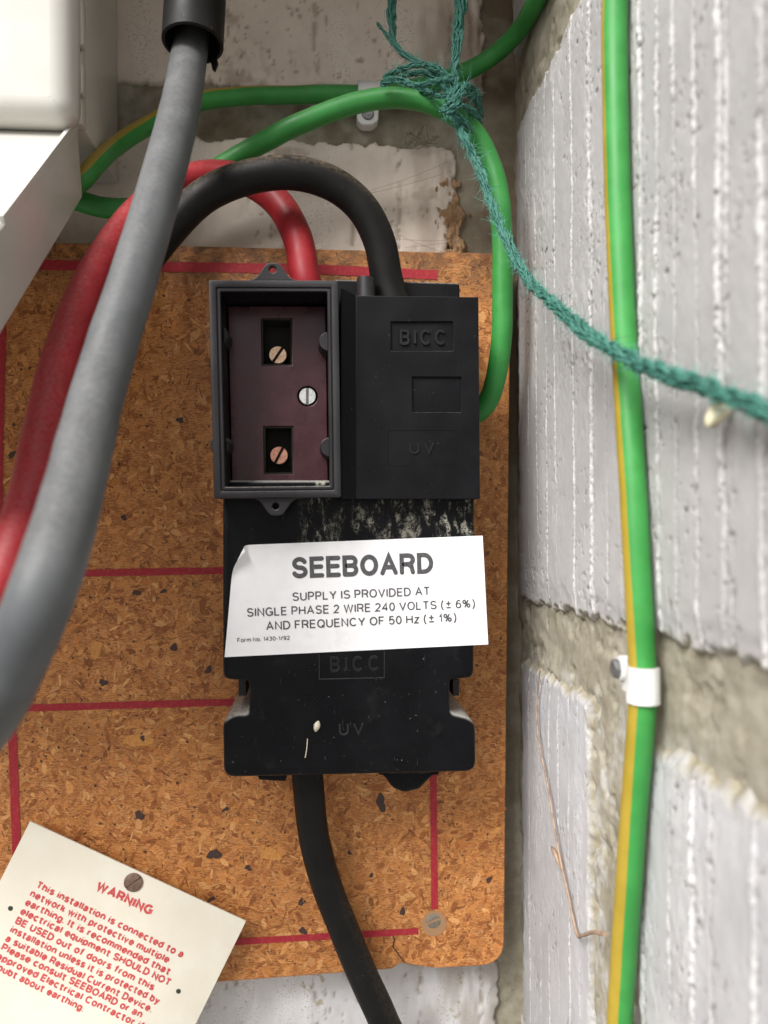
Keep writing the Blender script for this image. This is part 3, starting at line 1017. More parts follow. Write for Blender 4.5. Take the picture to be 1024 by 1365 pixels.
def flakes(n, lmin, lmax, asp, cols, jit, seed, lift, ypow=1.0):
    rs = np.random.RandomState(seed)
    x = rs.uniform(poly[:, 0].min(), poly[:, 0].max(), n)
    z = rs.uniform(poly[:, 1].min(), poly[:, 1].max(), n)
    keep = inside(x, z) & inside(x + .0022, z) & inside(x - .0022, z) & inside(x, z + .0022) & inside(x, z - .0022)
    x, z = x[keep], z[keep]
    n = len(x)
    L = lmin + (lmax - lmin) * rs.rand(n) ** 2.2
    Wd = L * (asp[0] + (asp[1] - asp[0]) * rs.rand(n))
    L = np.minimum(L, 0.006)
    a = rs.uniform(0, math.pi, n)
    nb = 8
    th = np.linspace(0, 2 * math.pi, nb, endpoint=False)
    rr = 0.42 + 0.22 * rs.rand(n, nb)
    sx_, sz_ = np.cos(th)[None] * rr * L[:, None], np.sin(th)[None] * rr * Wd[:, None]
    ca, sa = np.cos(a)[:, None], np.sin(a)[:, None]
    vx, vz = x[:, None] + sx_ * ca - sz_ * sa, z[:, None] + sx_ * sa + sz_ * ca
    vy = -(lift[0] + (lift[1] - lift[0]) * rs.rand(n))[:, None] + 0.00003 * (rs.rand(n, nb) - 0.5)
    V = np.stack([vx, np.broadcast_to(vy, vx.shape), vz], -1)
    V = V.reshape(-1, 3)
    cols = np.array(cols)
    c = cols[rs.randint(0, len(cols), n)]
    c = c * (1 + jit * (rs.rand(n, 1) - 0.5) * 2)
    c = c * (0.82 + 0.36 * fbm(x * 28, z * 28, seed + 3, 3))[:, None]
    F = np.arange(n * nb).reshape(n, nb)[:, ::1]
    C = np.repeat(c, nb, 0)
    return V, F, C


sets = [flakes(12000, .0014, .0060, (.18, .6), [(.55, .225, .062), (.43, .155, .040), (.61, .275, .085), (.34, .115, .030), (.50, .195, .050), (.66, .33, .12), (.27, .085, .022)], .17, 21, (.00003, .00014)),
        flakes(5200, .0018, .0056, (.08, .24), [(.68, .35, .13), (.58, .26, .08), (.38, .13, .036), (.26, .085, .025)], .18, 22, (.00013, .00018)),
        flakes(3600, .0004, .0015, (.25, .8), [(.055, .024, .016), (.09, .038, .02), (.04, .018, .015), (.12, .05, .026)], .25, 23, (.00018, .00021))]
V = np.concatenate([s[0] for s in sets])
C = np.concatenate([s[2] for s in sets])
F, b0 = [], 0
for s in sets:
    F.append(s[1] + b0)
    b0 += len(s[0])
F = np.concatenate(F)
me = bpy.data.meshes.new('wood_flakes')
base = BASE[cb.name]
me.vertices.add(len(V))
me.vertices.foreach_set('co', (V - base).astype(np.float32).ravel())
me.loops.add(F.size)
me.loops.foreach_set('vertex_index', F.astype(np.int32).ravel())
me.polygons.add(len(F))
me.polygons.foreach_set('loop_start', (np.arange(len(F)) * F.shape[1]).astype(np.int32))
me.update(calc_edges=True)
ca = me.color_attributes.new('tint', 'FLOAT_COLOR', 'POINT')
ca.data.foreach_set('color', np.concatenate([np.clip(C, 0, 1), np.ones((len(C), 1))], 1).astype(np.float32).ravel())
me.materials.append(M['flake'])
me.validate()
o = bpy.data.objects.new('wood_flakes', me)
link(o, cb)
o['kind'] = 'stuff'


def blotch(px, py, r, asp, ang, col, name, mat_, y=-0.00026, n=14, seed=1):
    rs = random.Random(seed)
    c = P(px, py, y)
    pts = []
    n = 20
    f1_, f2_, f3_ = [rs.uniform(0, 6.28) for _ in range(3)]
    for k in range(n):
        a = 2 * math.pi * k / n
        rr = .80 * r * MMPX * (1 + .22 * math.sin(2 * a + f1_) + .16 * math.sin(3 * a + f2_) + .10 * math.sin(5 * a + f3_) + .10 * (rs.random() - .5))
        x_, z_ = rr * math.cos(a), rr * asp * math.sin(a)
        pts.append((c[0] + x_ * math.cos(ang) - z_ * math.sin(ang), y, c[2] + x_ * math.sin(ang) + z_ * math.cos(ang)))
    return pts


b = NB('dark_bark_chip')
M['bark'] = b.fin(b.mix(b.ramp(b.noise(1500, 3, .7), .4, .65), (0.035, 0.018, 0.015), (0.085, 0.042, 0.03)), 0.6)
b = NB('yellow_knot_chip')
M['knot'] = b.fin(b.mix(b.ramp(b.noise(700, 4, .7), .4, .65), (0.64, 0.295, 0.068), (0.52, 0.205, 0.05)), 0.55)
for i, (x_, y_, r_, a_, t_) in enumerate([(286, 1139, 10, .9, 0), (448, 1073, 0, 1, 0), (508, 1070, 8, 1.7, 0), (232, 863, 7, .7, .4), (138, 910, 6, 1, 0), (278, 893, 6, .9, 1), (186, 1087, 7, 1.1, 0),
                                          (466, 1137, 4, .8, 0), (404, 1241, 6, 1, 0), (331, 1157, 5, 1, 0), (282, 1199, 6, .6, .5), (537, 1215, 4, 2, .2), (652, 1173, 5, .9, 0), (182, 790, 6, .8, 0), (218, 788, 6, .5, .6),
                                          (301, 1079, 5, .7, .3), (190, 984, 4, 1, 0), (495, 1167, 4, .8, .3), (116, 1131, 4, .7, 0), (16, 606, 7, .6, .5), (401, 1203, 6, .7, .9), (165, 690, 5, .8, .2), (240, 560, 5, 1.1, .2)]):
    if r_:
        q = blotch(x_, y_, r_, a_, t_, None, '', None, seed=i + 3)
        mesh('bark_chip', q, [tuple(range(len(q)))], M['bark'], cb, None)
for i, (x_, y_, r_, a_, t_) in enumerate([(361, 1139, 15, .75, 0.1), (128, 865, 10, 1.3, .2), (184, 988, 22, .45, .1)]):
    q = blotch(x_, y_, r_, a_, t_, None, '', None, y=-0.00024, n=18, seed=i + 61)
    mesh('knot_chip', q, [tuple(range(len(q)))], M['knot'], cb, None)


def redline(pts, wpx, y=-0.00030):
    """ruled line through pixel points"""
    p = np.array([P(a, b_, y) for a, b_ in pts])
    q = []
    for i in range(len(p) - 1):
        n = max(2, int(np.linalg.norm(p[i + 1] - p[i]) / .0012))
        q += [p[i] + (p[i + 1] - p[i]) * t for t in np.linspace(0, 1, n, endpoint=(i == len(p) - 2))]
    q = np.array(q)
    t = np.gradient(q, axis=0)
    t /= np.linalg.norm(t, axis=1)[:, None]
    nn = np.stack([-t[:, 2], t[:, 1] * 0, t[:, 0]], 1)
    hw = .84 * wpx * MMPX / 2 * (1 + 0.16 * (RNG.rand(len(q), 1) - 0.5)), wpx * MMPX / 2 * (1 + 0.16 * (RNG.rand(len(q), 1) - 0.5))
    V = np.concatenate([q + nn * hw[0], q - nn * hw[1]])
    n = len(q)
    F = [(i, n + i, n + i + 1, i + 1) for i in range(n - 1)]
    mesh('red_line', V, F, M['redline'], cb, None)


redline([(30, 352), (420, 358), (583, 366)], 14)
redline([(90, 764), (310, 760)], 10)
redline([(20, 944), (330, 935)], 10, -.00031)
redline([(15, 930), (24, 1170)], 12)
redline([(2, 380), (-4, 640), (-2, 900)], 17)
redline([(578, 1020), (580, 1212)], 10)
redline([(250, 1259), (558, 1241)], 9.5)
# screw through the board
c = P(578, 1228, -.0003)
mb = MB()
slot_head(mb, c, 10.5 * MMPX, (0, -1, 0), (1, 0, .35), .0005, .12)
o = mb.build('screw', [M['dull'], M['rust']], cb)
b = NB('bare_countersink')
M['sink'] = b.fin((0.36, 0.20, 0.10), 0.6)
V, F = plate([circ((c[0] + .0003, c[2] - .0012), 17 * MMPX, 28)], -.00025, 0.0, 0)
mesh('countersink', V, F, M['sink'], cb, None)
# crack across the broken corner
b = NB('crack_shadow')
M['crack'] = b.fin((0.05, 0.025, 0.015), 0.9)
q = np.array([P(a, b_, -.00027) for a, b_ in [(519, 1240), (526, 1252), (524, 1262), (531, 1272), (540, 1284), (556, 1288)]])
V = np.concatenate([q + [.0003, 0, 0], q - [.0003, 0, 0]])
mesh('corner_crack', V, [(i, 6 + i, 7 + i, i + 1) for i in range(5)], M['crack'], cb, None)

# ================================================================== SERVICE CUT-OUT (one thing)
yF, yL, yPl, yLo = -0.060, -0.0525, -0.0405, -0.045      # frame front, lid, terminal plate, lower cover
su = thing('service_cutout', P(466, 1036, -0.001), 'black electricity service cutout with open maroon terminal frame, lid and white supply sticker', 'service cutout')
# lower cover
lo = PX([(297, 640), (633, 640), (632, 904), (600, 906), (600, 950), (634, 958), (635, 1029), (298, 1037), (297, 962), (312, 951), (332, 951), (332, 908), (297, 906)], yLo)
lo = rounded(lo, [0, 0, .0032, .0016, .0022, .0055, .0045, .0045, .0055, .0022, .0020, .0016, .0032], 6)
V, F = plate([lo], yLo, -.0012, .0016, 3)
lower = mesh('lower_cover', V, F, M['cover'], su, 40, origin=BASE[su.name])
# clip edges seen in the notches
for x0, x1 in ((318, 328), (604, 612)):
    a, b_ = P(x0, 913, -.030), P(x1, 921, -.030)
    V, F = box(a[0], b_[0], -.030, -.004, b_[2] - .002, a[2] + .002)
    mesh('notch_clip', V, F, M['frame'], su, 30)
# skirt and glands under the lower cover
q = rounded(PX([(340, 1030), (384, 1030), (381, 1042), (346, 1040)], -.038), .0008, 4)
V, F = plate([q], -.038, -.004, .0006)
mesh('entry_lip', V, F, M['black'], su)
q = rounded(PX([(500, 1026), (590, 1026), (572, 1040), (560, 1053), (540, 1058), (524, 1052), (514, 1038)], -.036), .0016, 5)
V, F = plate([q], -.036, -.006, .002, 3)
mesh('gland', V, F, M['black'], su)
# raised marks of the lower cover: shallow recess frame, letters
n_out = (0, -1, 0)
upz = np.array([-.008, 0, 1.0])
mb = MB()
lettering(mb, 'BICC', P(440, 896.5, yLo), P(506, 894.5, yLo), upz, 21 * MMPX * .87, n_out, .17, .0003, .0005, track=.5)
mb.build('raised_letters', M['worn'], lower, 30)
mb = MB()
lettering(mb, 'UV', P(452, 980.5, yLo), P(485, 979.5, yLo), upz, 16 * MMPX * .87, n_out, .13, .0003, .0005, track=.5)
mb.build('raised_letters', M['frame'], lower, 30)


def rim(px, y, t, hgt):
    o_ = PX(px, y)
    c0 = np.mean(o_, axis=0)
    inn = [tuple(np.array(q) + (c0 - q) / np.abs(c0 - q).clip(1e-6) * t) for q in o_]
    return plate([o_, inn], y - hgt, y + .0004, 0)


V, F = rim([(425, 868), (513, 866), (513, 904), (425, 906)], yLo, .00035, .00018)
mesh('badge_rim', V, F, M['frame'], lower, None)
# scuffs and a pale grub case stuck on the cover
V, F, _ = tube(spline([P(425, 961, yLo - .0004), P(422.5, 968, yLo - .0008), P(420.5, 975.5, yLo - .0004)], 9), np.array([.2, .6, .85, 1, 1, .9, .75, .5, .15]) * .0013, seg=12)
mesh('pale_speck', V, F, M['speck'], su)
V, F, _ = tube(spline([P(407, 1010, yLo - .0002), P(409, 998, yLo - .00035), P(410, 985, yLo - .0002)], 9), .00022, seg=6)
mesh('pale_speck', V, F, M['speck'], su)

# upper body behind lid and frame
q = rounded(PX([(446, 372), (613, 377), (613, 668), (446, 668)], -.036), .0012, 4)
V, F = plate([q], -.036, -.0012, .0008)
mesh('upper_body', V, F, M['lid'], su, 40)
q = P(488, 392, -.045)
r_ = .0036
rings = [[(q[0] + r_ * math.cos(a), q[1] + r_ * math.sin(a), z_) for a in np.linspace(0, 2 * math.pi, 20, endpoint=False)] for z_ in (q[2] - .02, q[2] + .0058, q[2] + .0062)]
V, F = loft(rings, (True, True))
mesh('hinge_post', V, F, M['frame'], su)
# lid: body, face plate with three sunk panels, sloping cheek towards the frame
lidq = PX([(474.5, 394), (638, 396), (640, 665), (474.5, 665)], yL)
V, F = plate([lidq], yL + .0010, -.0012, .0004)
lid = mesh('lid', V, F, M['lid'], su, 40)
h1 = PX([(521, 428.5), (604, 428), (604, 468), (521, 468)], yL)
h2 = PX([(549.5, 502), (615, 502), (615, 549.5), (549.5, 549.5)], yL)
h3 = PX([(517, 573), (610, 573), (610, 621), (517, 621)], yL)
V, F = plate([lidq, h1, h2], yL, yL + .0013, .00018, 1)
mesh('lid_face', V, F, M['lid'], lid, 40)
mb = MB()
lettering(mb, 'BICC', P(533, 460, yL + .0009), P(594, 460, yL + .0009), (0, 0, 1), 21 * MMPX * .85, n_out, .17, .0007, .0009, track=.4)
mb.build('raised_letters', M['worn'], lid, 30)
mb = MB()
lettering(mb, 'UV', P(546, 605, yL), P(579, 605, yL), (0, 0, 1), 15 * MMPX * .85, n_out, .12, .0004, .0006, track=.5)
mb.build('raised_letters', M['worn'], lid, 30)
V, F = rim([(517, 573), (610, 573), (610, 621), (517, 621)], yL, .0002, .00012)
mesh('badge_rim', V, F, M['lid'], lid, None)
fx = P(453, 400, yF)[0]
a0, a1 = P(474.5, 394, yL), P(474.5, 665, yL)
t0, t1 = P(455, 384, yF + .003), P(455, 664.5, yF + .003)
V = [t0, a0, a1, t1, (t0[0], -.02, t0[2]), (a0[0], -.02, a0[2]), (a1[0], -.02, a1[2]), (t1[0], -.02, t1[2])]
F = [(0, 1, 2, 3), (4, 7, 6, 5), (0, 4, 5, 1), (3, 2, 6, 7), (0, 3, 7, 4), (1, 5, 6, 2)]
mesh('sloping_cheek', V, F, M['black'], su, None)

# open frame
co = np.array(PX([(278, 373), (451, 373.5), (455, 662.5), (285, 664.5)], yF))


def inset(pp, d):
    out = []
    n = len(pp)
    for i in range(n):
        a, b_, c = pp[i - 1], pp[i], pp[(i + 1) % n]
        u, v = (b_ - a) / np.linalg.norm(b_ - a), (c - b_) / np.linalg.norm(c - b_)
        nu, nv = np.array([u[1], -u[0]]), np.array([v[1], -v[0]])
        m = nu + nv
        m /= np.linalg.norm(m)
        out.append(b_ + m * d / (m @ nu))
    return np.array(out)


def ring3(d, y):
    p = inset(co, d)
    pr = rounded([tuple(q) for q in p], .0006, 3)
    return [(a, y, b_) for a, b_ in pr]


mm = .001
loops = [ring3(0, -.0012), ring3(0, yF + .5 * mm), ring3(.15 * mm, yF + .12 * mm), ring3(.5 * mm, yF), ring3(2.3 * mm, yF), ring3(2.55 * mm, yF + .15 * mm), ring3(2.6 * mm, yF + .9 * mm),
         ring3(3.1 * mm, yF + .9 * mm), ring3(3.2 * mm, yF + .1 * mm), ring3(3.9 * mm, yF + .1 * mm), ring3(4.2 * mm, yF + .4 * mm), ring3(4.3 * mm, yF + 2 * mm), ring3(4.3 * mm, yPl + 1.5 * mm)]
V, F = loft(loops)
frame = mesh('terminal_frame', V, F, M['frame'], su, 35)
frame.data.materials.append(M['black'])
n_ = len(loops[0])
frame.data.polygons.foreach_set('material_index', np.array([1 if i // n_ >= 10 else 0 for i in range(len(frame.data.polygons))], np.int32))
# ears
for tip, base, hole, s in (((364, 349), 374, (363.5, 359), -1), ((368, 688), 663, (367.5, 675), 1)):
    y_ = yF + .002
    q = [(tip[0] - 34, base), (tip[0] - 22, base + s * 4), (tip[0] - 14, base + s * 16), (tip[0] - 8, tip[1] - s * 1), (tip[0] + 8, tip[1] - s * 1), (tip[0] + 14, base + s * 16), (tip[0] + 22, base + s * 4), (tip[0] + 34, base)]
    if s > 0:
        q = q[::-1]
    q = rounded(PX(q, y_), [0, .004, .003, .003, .003, .003, .004, 0], 5)
    hc = P(*hole, y_)
    V, F = plate([q, circ((hc[0], hc[2]), 4.6 * MMPX * .84, 18)], y_, y_ + .0032, .0004)
    mesh('fixing_ear', V, F, M['frame'], su, 40)
# terminal plate with its two wells
pq = inset(co, 4.7 * mm)
w1 = PX([(348, 424), (389.5, 424), (389, 487), (349, 487)], yPl)
w2 = PX([(351, 568), (391, 568), (390.5, 632), (352, 632)], yPl)
sc_ = P(410, 528, yPl)
V, F = plate([[tuple(q) for q in pq], w1, w2, circ((sc_[0], sc_[2]), 13.5 * MMPX * .89, 24)], yPl, yPl + .0035, .0003)
tp = mesh('terminal_plate', V, F, M['maroon'], su, 40)
tp['label'] = 'dark maroon terminal plate with two wells'
a_, c_ = inset(co, 1.2 * mm).min(0), inset(co, 1.2 * mm).max(0)
V, F = box(a_[0], c_[0], yPl + .012, yPl + .0135, a_[1], c_[1])
mesh('well_floor', V, F, M['void'], su, None)
for wq in (w1, w2):
    p2 = np.array(wq)
    lo_, hi_ = p2.min(0), p2.max(0)
    rr = [[(x_, y_, z_) for x_, z_ in ((lo_[0] + e, hi_[1] - e), (hi_[0] - e, hi_[1] - e), (hi_[0] - e, lo_[1] + e), (lo_[0] + e, lo_[1] + e))] for e, y_ in ((.0007, yPl + .0008), (.0007, yPl + .0125))]
    ro = [[(x_, y_, z_) for x_, z_ in ((lo_[0] - .0003, hi_[1] + .0003), (hi_[0] + .0003, hi_[1] + .0003), (hi_[0] + .0003, lo_[1] - .0003), (lo_[0] - .0003, lo_[1] - .0003))] for y_ in (yPl + .0008,)]
    V, F = loft([ro[0], rr[0], rr[1]])
    mesh('well_wall', V, F, M['void'], su, 30)
for (x_, y_, r_), yy, mk, sdir, lab in (((370.5, 473, 11.8), yPl + .0035, 'brass', (.55, 0, .8), 'brass coloured slotted screw in the upper well'),
                                        ((372, 607, 11.8), yPl + .0035, 'copper', (.45, 0, .85), 'copper coloured slotted screw in the lower well'),
                                        ((410, 528, 11.2), yPl - .0003, 'steel', (.02, 0, 1), 'bright steel slotted screw beside the wells')):
    mb = MB()
    slot_head(mb, P(x_, y_, yy), r_ * (.36 + yy) / FPX, (0, -1, 0), sdir, .0012, .16)
    o = mb.build('screw', [M[mk], M['void'] if mk != 'steel' else M['nail']], su)
    o['label'] = lab
    if mk != 'steel':             # threaded shank down to the well floor
        c = P(x_, y_, yy)
        rings = [[(c[0] + .0036 * math.cos(a), y2, c[2] + .0036 * math.sin(a)) for a in np.linspace(0, 2 * math.pi, 16, endpoint=False)] for y2 in (yy + .002, yPl + .0121)]
        V, F = loft(rings)
        mesh('screw_shank', V, F, M['void'], su)
for i, (x_, y_) in enumerate(((291.5, 447), (438, 455), (293, 593), (440, 596))):
    c = P(x_, y_, yF + .0075)
    r_ = 13 * .3075 / FPX
    rings = [[(c[0] + k * r_ * math.cos(a), y2, c[2] + k * r_ * math.sin(a)) for a in np.linspace(0, 2 * math.pi, 24, endpoint=False)] for k, y2 in ((1.06, yPl + .0001), (1.0, yF + .0082), (.93, yF + .0075))]
    V, F = loft(rings, (False, True))
    mesh('corner_peg', V, F, M['frame'], su)

# supply sticker on the lower cover
yS = yLo - .00025
sq = [P(299.5, 876, yS), P(651, 859, yS), P(643, 714, yS), P(312.5, 727, yS)]
ga, gb = np.meshgrid(np.linspace(0, 1, 110), np.linspace(0, 1, 60), indexing='ij')
SV = (1 - ga)[..., None] * (1 - gb)[..., None] * sq[0] + ga[..., None] * (1 - gb)[..., None] * sq[1] + (ga * gb)[..., None] * sq[2] + ((1 - ga) * gb)[..., None] * sq[3]
f0, f1 = P(312, 773, yS), P(336, 725, yS)         # the corner rolls over this line
fd = (f1 - f0) / np.linalg.norm(f1 - f0)
fo = np.array([-fd[2], 0, fd[0]])                 # towards the corner
fo = fo if (sq[3] - f0) @ fo > 0 else -fo
ds = (SV - f0) @ fo
rc_ = 0.0021
th_ = np.clip(ds, 0, None) / rc_
SV = SV + ((rc_ * np.sin(th_) - np.clip(ds, 0, None))[..., None] * fo) + (rc_ * (1 - np.cos(th_)))[..., None] * np.array([0, -1.0, 0])
# lies slightly uneven on the cover, right end proud of it
SV[..., 1] -= 0.00012 * fbm(ga * 9, gb * 5, 610, 3) + 0.0006 * sstep(.93, 1, ga) * sstep(.2, .8, gb)
st = gridmesh('sticker', SV[::-1], M['label'], su)
st['label'] = 'white supply sticker with grey lettering and a curled corner'
mb = MB()
CS = (.36 + yS) / FPX
for txt, l, r, cap, t, caps in (('SEEBOARD', (389.5, 771.5), (578, 764.5), 28.5, .215, True),
                                ('SUPPLY IS PROVIDED AT', (390, 801.4), (573.5, 793.4), 11.6, .15, False),
                                ('SINGLE PHASE 2 WIRE 240 VOLTS (\u00b1 6%)', (329.3, 822.4), (633.5, 810.0), 11.6, .15, False),
                                ('AND FREQUENCY OF 50 Hz (\u00b1 1%)', (354.9, 840.4), (608.7, 828.6), 11.6, .15, False),
                                ('Form No. 1430-1/92', (316.5, 856.4), (386.5, 853), 5.8, .15, False)):
    L_, R_ = P(*l, yS - .00013), P(*r, yS - .00013)
    d = (R_ - L_) / np.linalg.norm(R_ - L_)
    lettering(mb, txt, L_, R_, (-d[2], 0, d[0]), cap * CS, n_out, t, caps=caps, track=.17 if cap < 20 else .13)
mb.build('lettering', M['print'], st, None)

# ================================================================== WARNING CARD
yC = -.006
tl_, tr_ = P(40, 1095, yC), P(328, 1228, yC - .002)
dx = (tr_ - tl_) / np.linalg.norm(tr_ - tl_)
dn = np.array([dx[2], 0, -dx[0]])
dn = dn / np.linalg.norm(dn)
bl_ = tl_ + dn * .112
br_ = tr_ + dn * .112
wc = thing('warning_card', (tl_ + tr_) / 2, 'cream warning card with red print, tilted on one screw over the chipboard', 'card')
nrm = np.cross(dx, dn)
if nrm[1] > 0:
    nrm = -nrm
Lw = np.linalg.norm(tr_ - tl_)
# the card as a gently bowed sheet
n1_, n2_ = 24, 24
U, V_ = np.meshgrid(np.linspace(0, 1, n1_), np.linspace(0, 1, n2_), indexing='ij')
def card_pt(u, v):
    p = tl_ + (tr_ - tl_) * u + dn * .112 * v
    return p


base_pts = np.array([[card_pt(u, v) for v in np.linspace(0, 1, n2_)] for u in np.linspace(0, 1, n1_)])
top = base_pts.reshape(-1, 3)
bot = top - nrm * .0007
idx = np.arange(n1_ * n2_).reshape(n1_, n2_)
F = []
for i in range(n1_ - 1):
    for j in range(n2_ - 1):
        q = (idx[i, j], idx[i, j + 1], idx[i + 1, j + 1], idx[i + 1, j])
        F.append(q)
        F.append(tuple(k + n1_ * n2_ for k in q[::-1]))
bd = list(idx[:, 0]) + list(idx[-1, 1:]) + list(idx[::-1, -1][1:]) + list(idx[0, ::-1][1:])
for k in range(len(bd) - 1):
    F.append((bd[k], bd[k + 1], bd[k + 1] + n1_ * n2_, bd[k] + n1_ * n2_))
cs = mesh('card_sheet', np.concatenate([top, bot]), F, M['card'], wc, None)


def C(px, py, lift=0.0):
    d = ray(px, py)
    t = ((tl_ - CAM) @ nrm) / (d @ nrm)
    return CAM + d * t + nrm * lift


mb = MB()
lines = [('WARNING', (126.3, 1186.0), (200.5, 1220.6), 12.8, .19),
         ('This installation is connected to a', (46.8, 1183.2), (242.5, 1277.6), 9.9, .17),
         ('network with protective multiple', (38.5, 1194.6), (223.5, 1284.6), 9.9, .17),
         ('earthing. It is recommended that', (32.0, 1206.4), (225.0, 1300.6), 9.9, .17),
         ('electrical equipment SHOULD NOT', (25.6, 1218.2), (225.2, 1315.4), 9.9, .17),
         ('BE USED out of doors from this', (19.0, 1230.8), (203.6, 1321.2), 9.9, .17),
         ('installation unless it is protected by', (12.0, 1242.6), (210.6, 1339.6), 9.9, .17),
         ('a suitable Residual Current Device.', (5.8, 1254.6), (201.0, 1350.6), 9.9, .17),
         ('Please consult SEEBOARD or an', (0.2, 1266.2), (187.6, 1357.8), 9.9, .17),
         ('approved Electrical Contractor if in', (-6.0, 1278.2), (203.0, 1380.0), 9.9, .17),
         ('doubt about earthing.', (-12.0, 1290.0), (110.0, 1349.6), 9.9, .17)]
for txt, l, r, cap, t in lines:
    L_, R_ = C(*l), C(*r)
    d = (R_ - L_) / np.linalg.norm(R_ - L_)
    u_ = np.cross(d, nrm)
    if u_[2] < 0:
        u_ = -u_
    lettering(mb, txt, L_, R_, u_, cap * (.36 + yC) / FPX * 1.02, nrm, t + .07, track=.07)
mb.build('lettering', M['redprint'], cs, None)
mb = MB()
slot_head(mb, C(178, 1176, .0006), 12.2 * .354 / FPX, nrm, (.7, 0, .5), .0005, .06)
mb.build('screw', [M['rust'], M['rust']], wc)
b = NB('punched_hole')
M['hole'] = b.fin((0.03, 0.045, 0.03), 0.7)
for q in ((14, 1211), (238, 1321.5)):
    c = C(*q, .00004)
    V = [c + 3.2 * MMPX * (math.cos(a) * dx + math.sin(a) * dn) for a in np.linspace(0, 2 * math.pi, 14, endpoint=False)]
    mesh('pin_hole', V, [tuple(range(14))], M['hole'], wc, None)

# ================================================================== METER CABINET
dB = .376
mc = thing('meter_cabinet', P(60, 165, -.03), 'cream painted metal meter cabinet with a rounded glossy front and its flap hanging open', 'meter cabinet')
xR = P(157, 120, YW - .001)[0]
zB = P(140, 245, YW - .001)[2]
yFr = CAM[1] + .322
V, F = plate([rounded([(xR - .22, zB), (xR, zB), (xR, zB + .30), (xR - .22, zB + .30)], .0015, 3)], yFr + .002, YW - .001, .0008)
mesh('cabinet_body', V, F, M['cabinet'], mc)
# rim round the door opening, with a small catch step
a = P(112, 60, yFr)
V, F = plate([rounded([(xR - .22, zB + .0005), (a[0], zB + .0005), (a[0], zB + .30), (xR - .22, zB + .30)], .001, 3)], yFr - .003, yFr + .0025, .0007)
mesh('door_rim', V, F, M['cabinet'], mc)
for y0_, y1_ in ((2, 62), (86, 126)):
    p0, p1 = P(104, y0_, yFr - .006), P(112, y1_, yFr - .006)
    V, F = plate([rounded([(p0[0], p1[2]), (p1[0], p1[2]), (p1[0], p0[2]), (p0[0], p0[2])], .0012, 4)], yFr - .0075, yFr - .0028, .0006)
    mesh('door_catch', V, F, M['cabinet'], mc)
yD = yFr - .020
p0, p1 = P(-330, -340, yD), P(97, 158, yD)
q = rounded([(p0[0], p1[2]), (p1[0], p1[2]), (p1[0], p0[2]), (p0[0], p0[2])], .0085, 10)
V, F = plate([q], yD, yFr - .0032, .0080, 10)
mesh('moulded_front', V, F, M['cabinet'], mc, 60)
# flap: a shallow tray hanging forward and down
hx = P(103, 166, yFr - .002)
u_ = np.array([0, -.075, -.066])
u_ /= np.linalg.norm(u_)
v_ = np.array([0, u_[2], -u_[1]])            # outer side, below the flap
v_ = -v_ if v_[2] > 0 else v_
Lf, Tf = .175, .024


def flap_section(x, ins):
    """outline of the side of the flap in its own plane"""
    return [hx * [0, 1, 1] + np.array([x, 0, 0]) + u_ * a_ + v_ * b_ for a_, b_ in ((ins, ins), (Lf - ins, ins), (Lf - ins, Tf - ins), (.012 + ins, Tf - ins))]


x1 = hx[0]
x0 = x1 - .26
loops = [flap_section(x1 - .0008, .0), flap_section(x1, .0008)]
L2 = [flap_section(x0, .0)]
V, F = loft([L2[0], loops[0], loops[1]], (True, True))
mesh('flap', V, F, M['cabinet'], mc, 30)
# raised lip along the right edge of the flap and its stiffening step
e0 = hx + np.array([-.0004, 0, 0]) + u_ * .004 - v_ * .0013
for nm, a_, b_, wd in (('flap_lip', .001, .098, .0016), ('flap_lip', .104, .172, .0030)):
    V = []
    for s_ in (a_, b_):
        for dx_, dv in ((0, -.0018), (-wd, -.0018), (-wd, .002), (0, .002)):
            V.append(hx + np.array([dx_ + .0002, 0, 0]) + u_ * s_ + v_ * dv)
    F = [(0, 1, 2, 3), (7, 6, 5, 4), (0, 4, 5, 1), (1, 5, 6, 2), (2, 6, 7, 3), (3, 7, 4, 0)]
    mesh(nm, V, F, M['cabinet'], mc, None)
# hinge knuckle strip along the bottom of the front
V, F, _ = tube(np.array([[x0, hx[1] + .003, hx[2] + .0015], [x1 + .002, hx[1] + .003, hx[2] + .0015]]), .0022, seg=12)
mesh('hinge', V, F, M['cabinet'], mc)

# ================================================================== CABLES
def cable(name, ctrl, dia, m, label, stripe=None, ref=None, n=160, seg=36, squash=1.0, wob=0.00030, world=False):
    p = spline([D(*q) for q in ctrl] if not world else ctrl, n)
    p = p + wob * np.stack([fbm(np.arange(n) * .09, np.full(n, s_ * 7.3 + dia * 1e4), 5, 3) - .5 for s_ in (1, 2, 3)], 1) * 2
    rr = ref
    if ref is not None and np.asarray(ref).ndim == 2:
        k = np.asarray(ref, float)
        rr = np.stack([np.interp(np.linspace(0, 1, n), np.linspace(0, 1, len(k)), k[:, j]) for j in range(3)], 1)
    r = dia / 2 * (1 + .012 * (fbm(np.arange(n) * .15, np.full(n, dia * 1e4), 9, 2) - .5) * 2)
    V, F, mi = tube(p, r, rr, seg, stripe, squash)
    mats = m if isinstance(m, (list, tuple)) else [m]
    o = mesh(name, V, F, mats, None, 60, mi)
    return tag(o, label, 'cable')


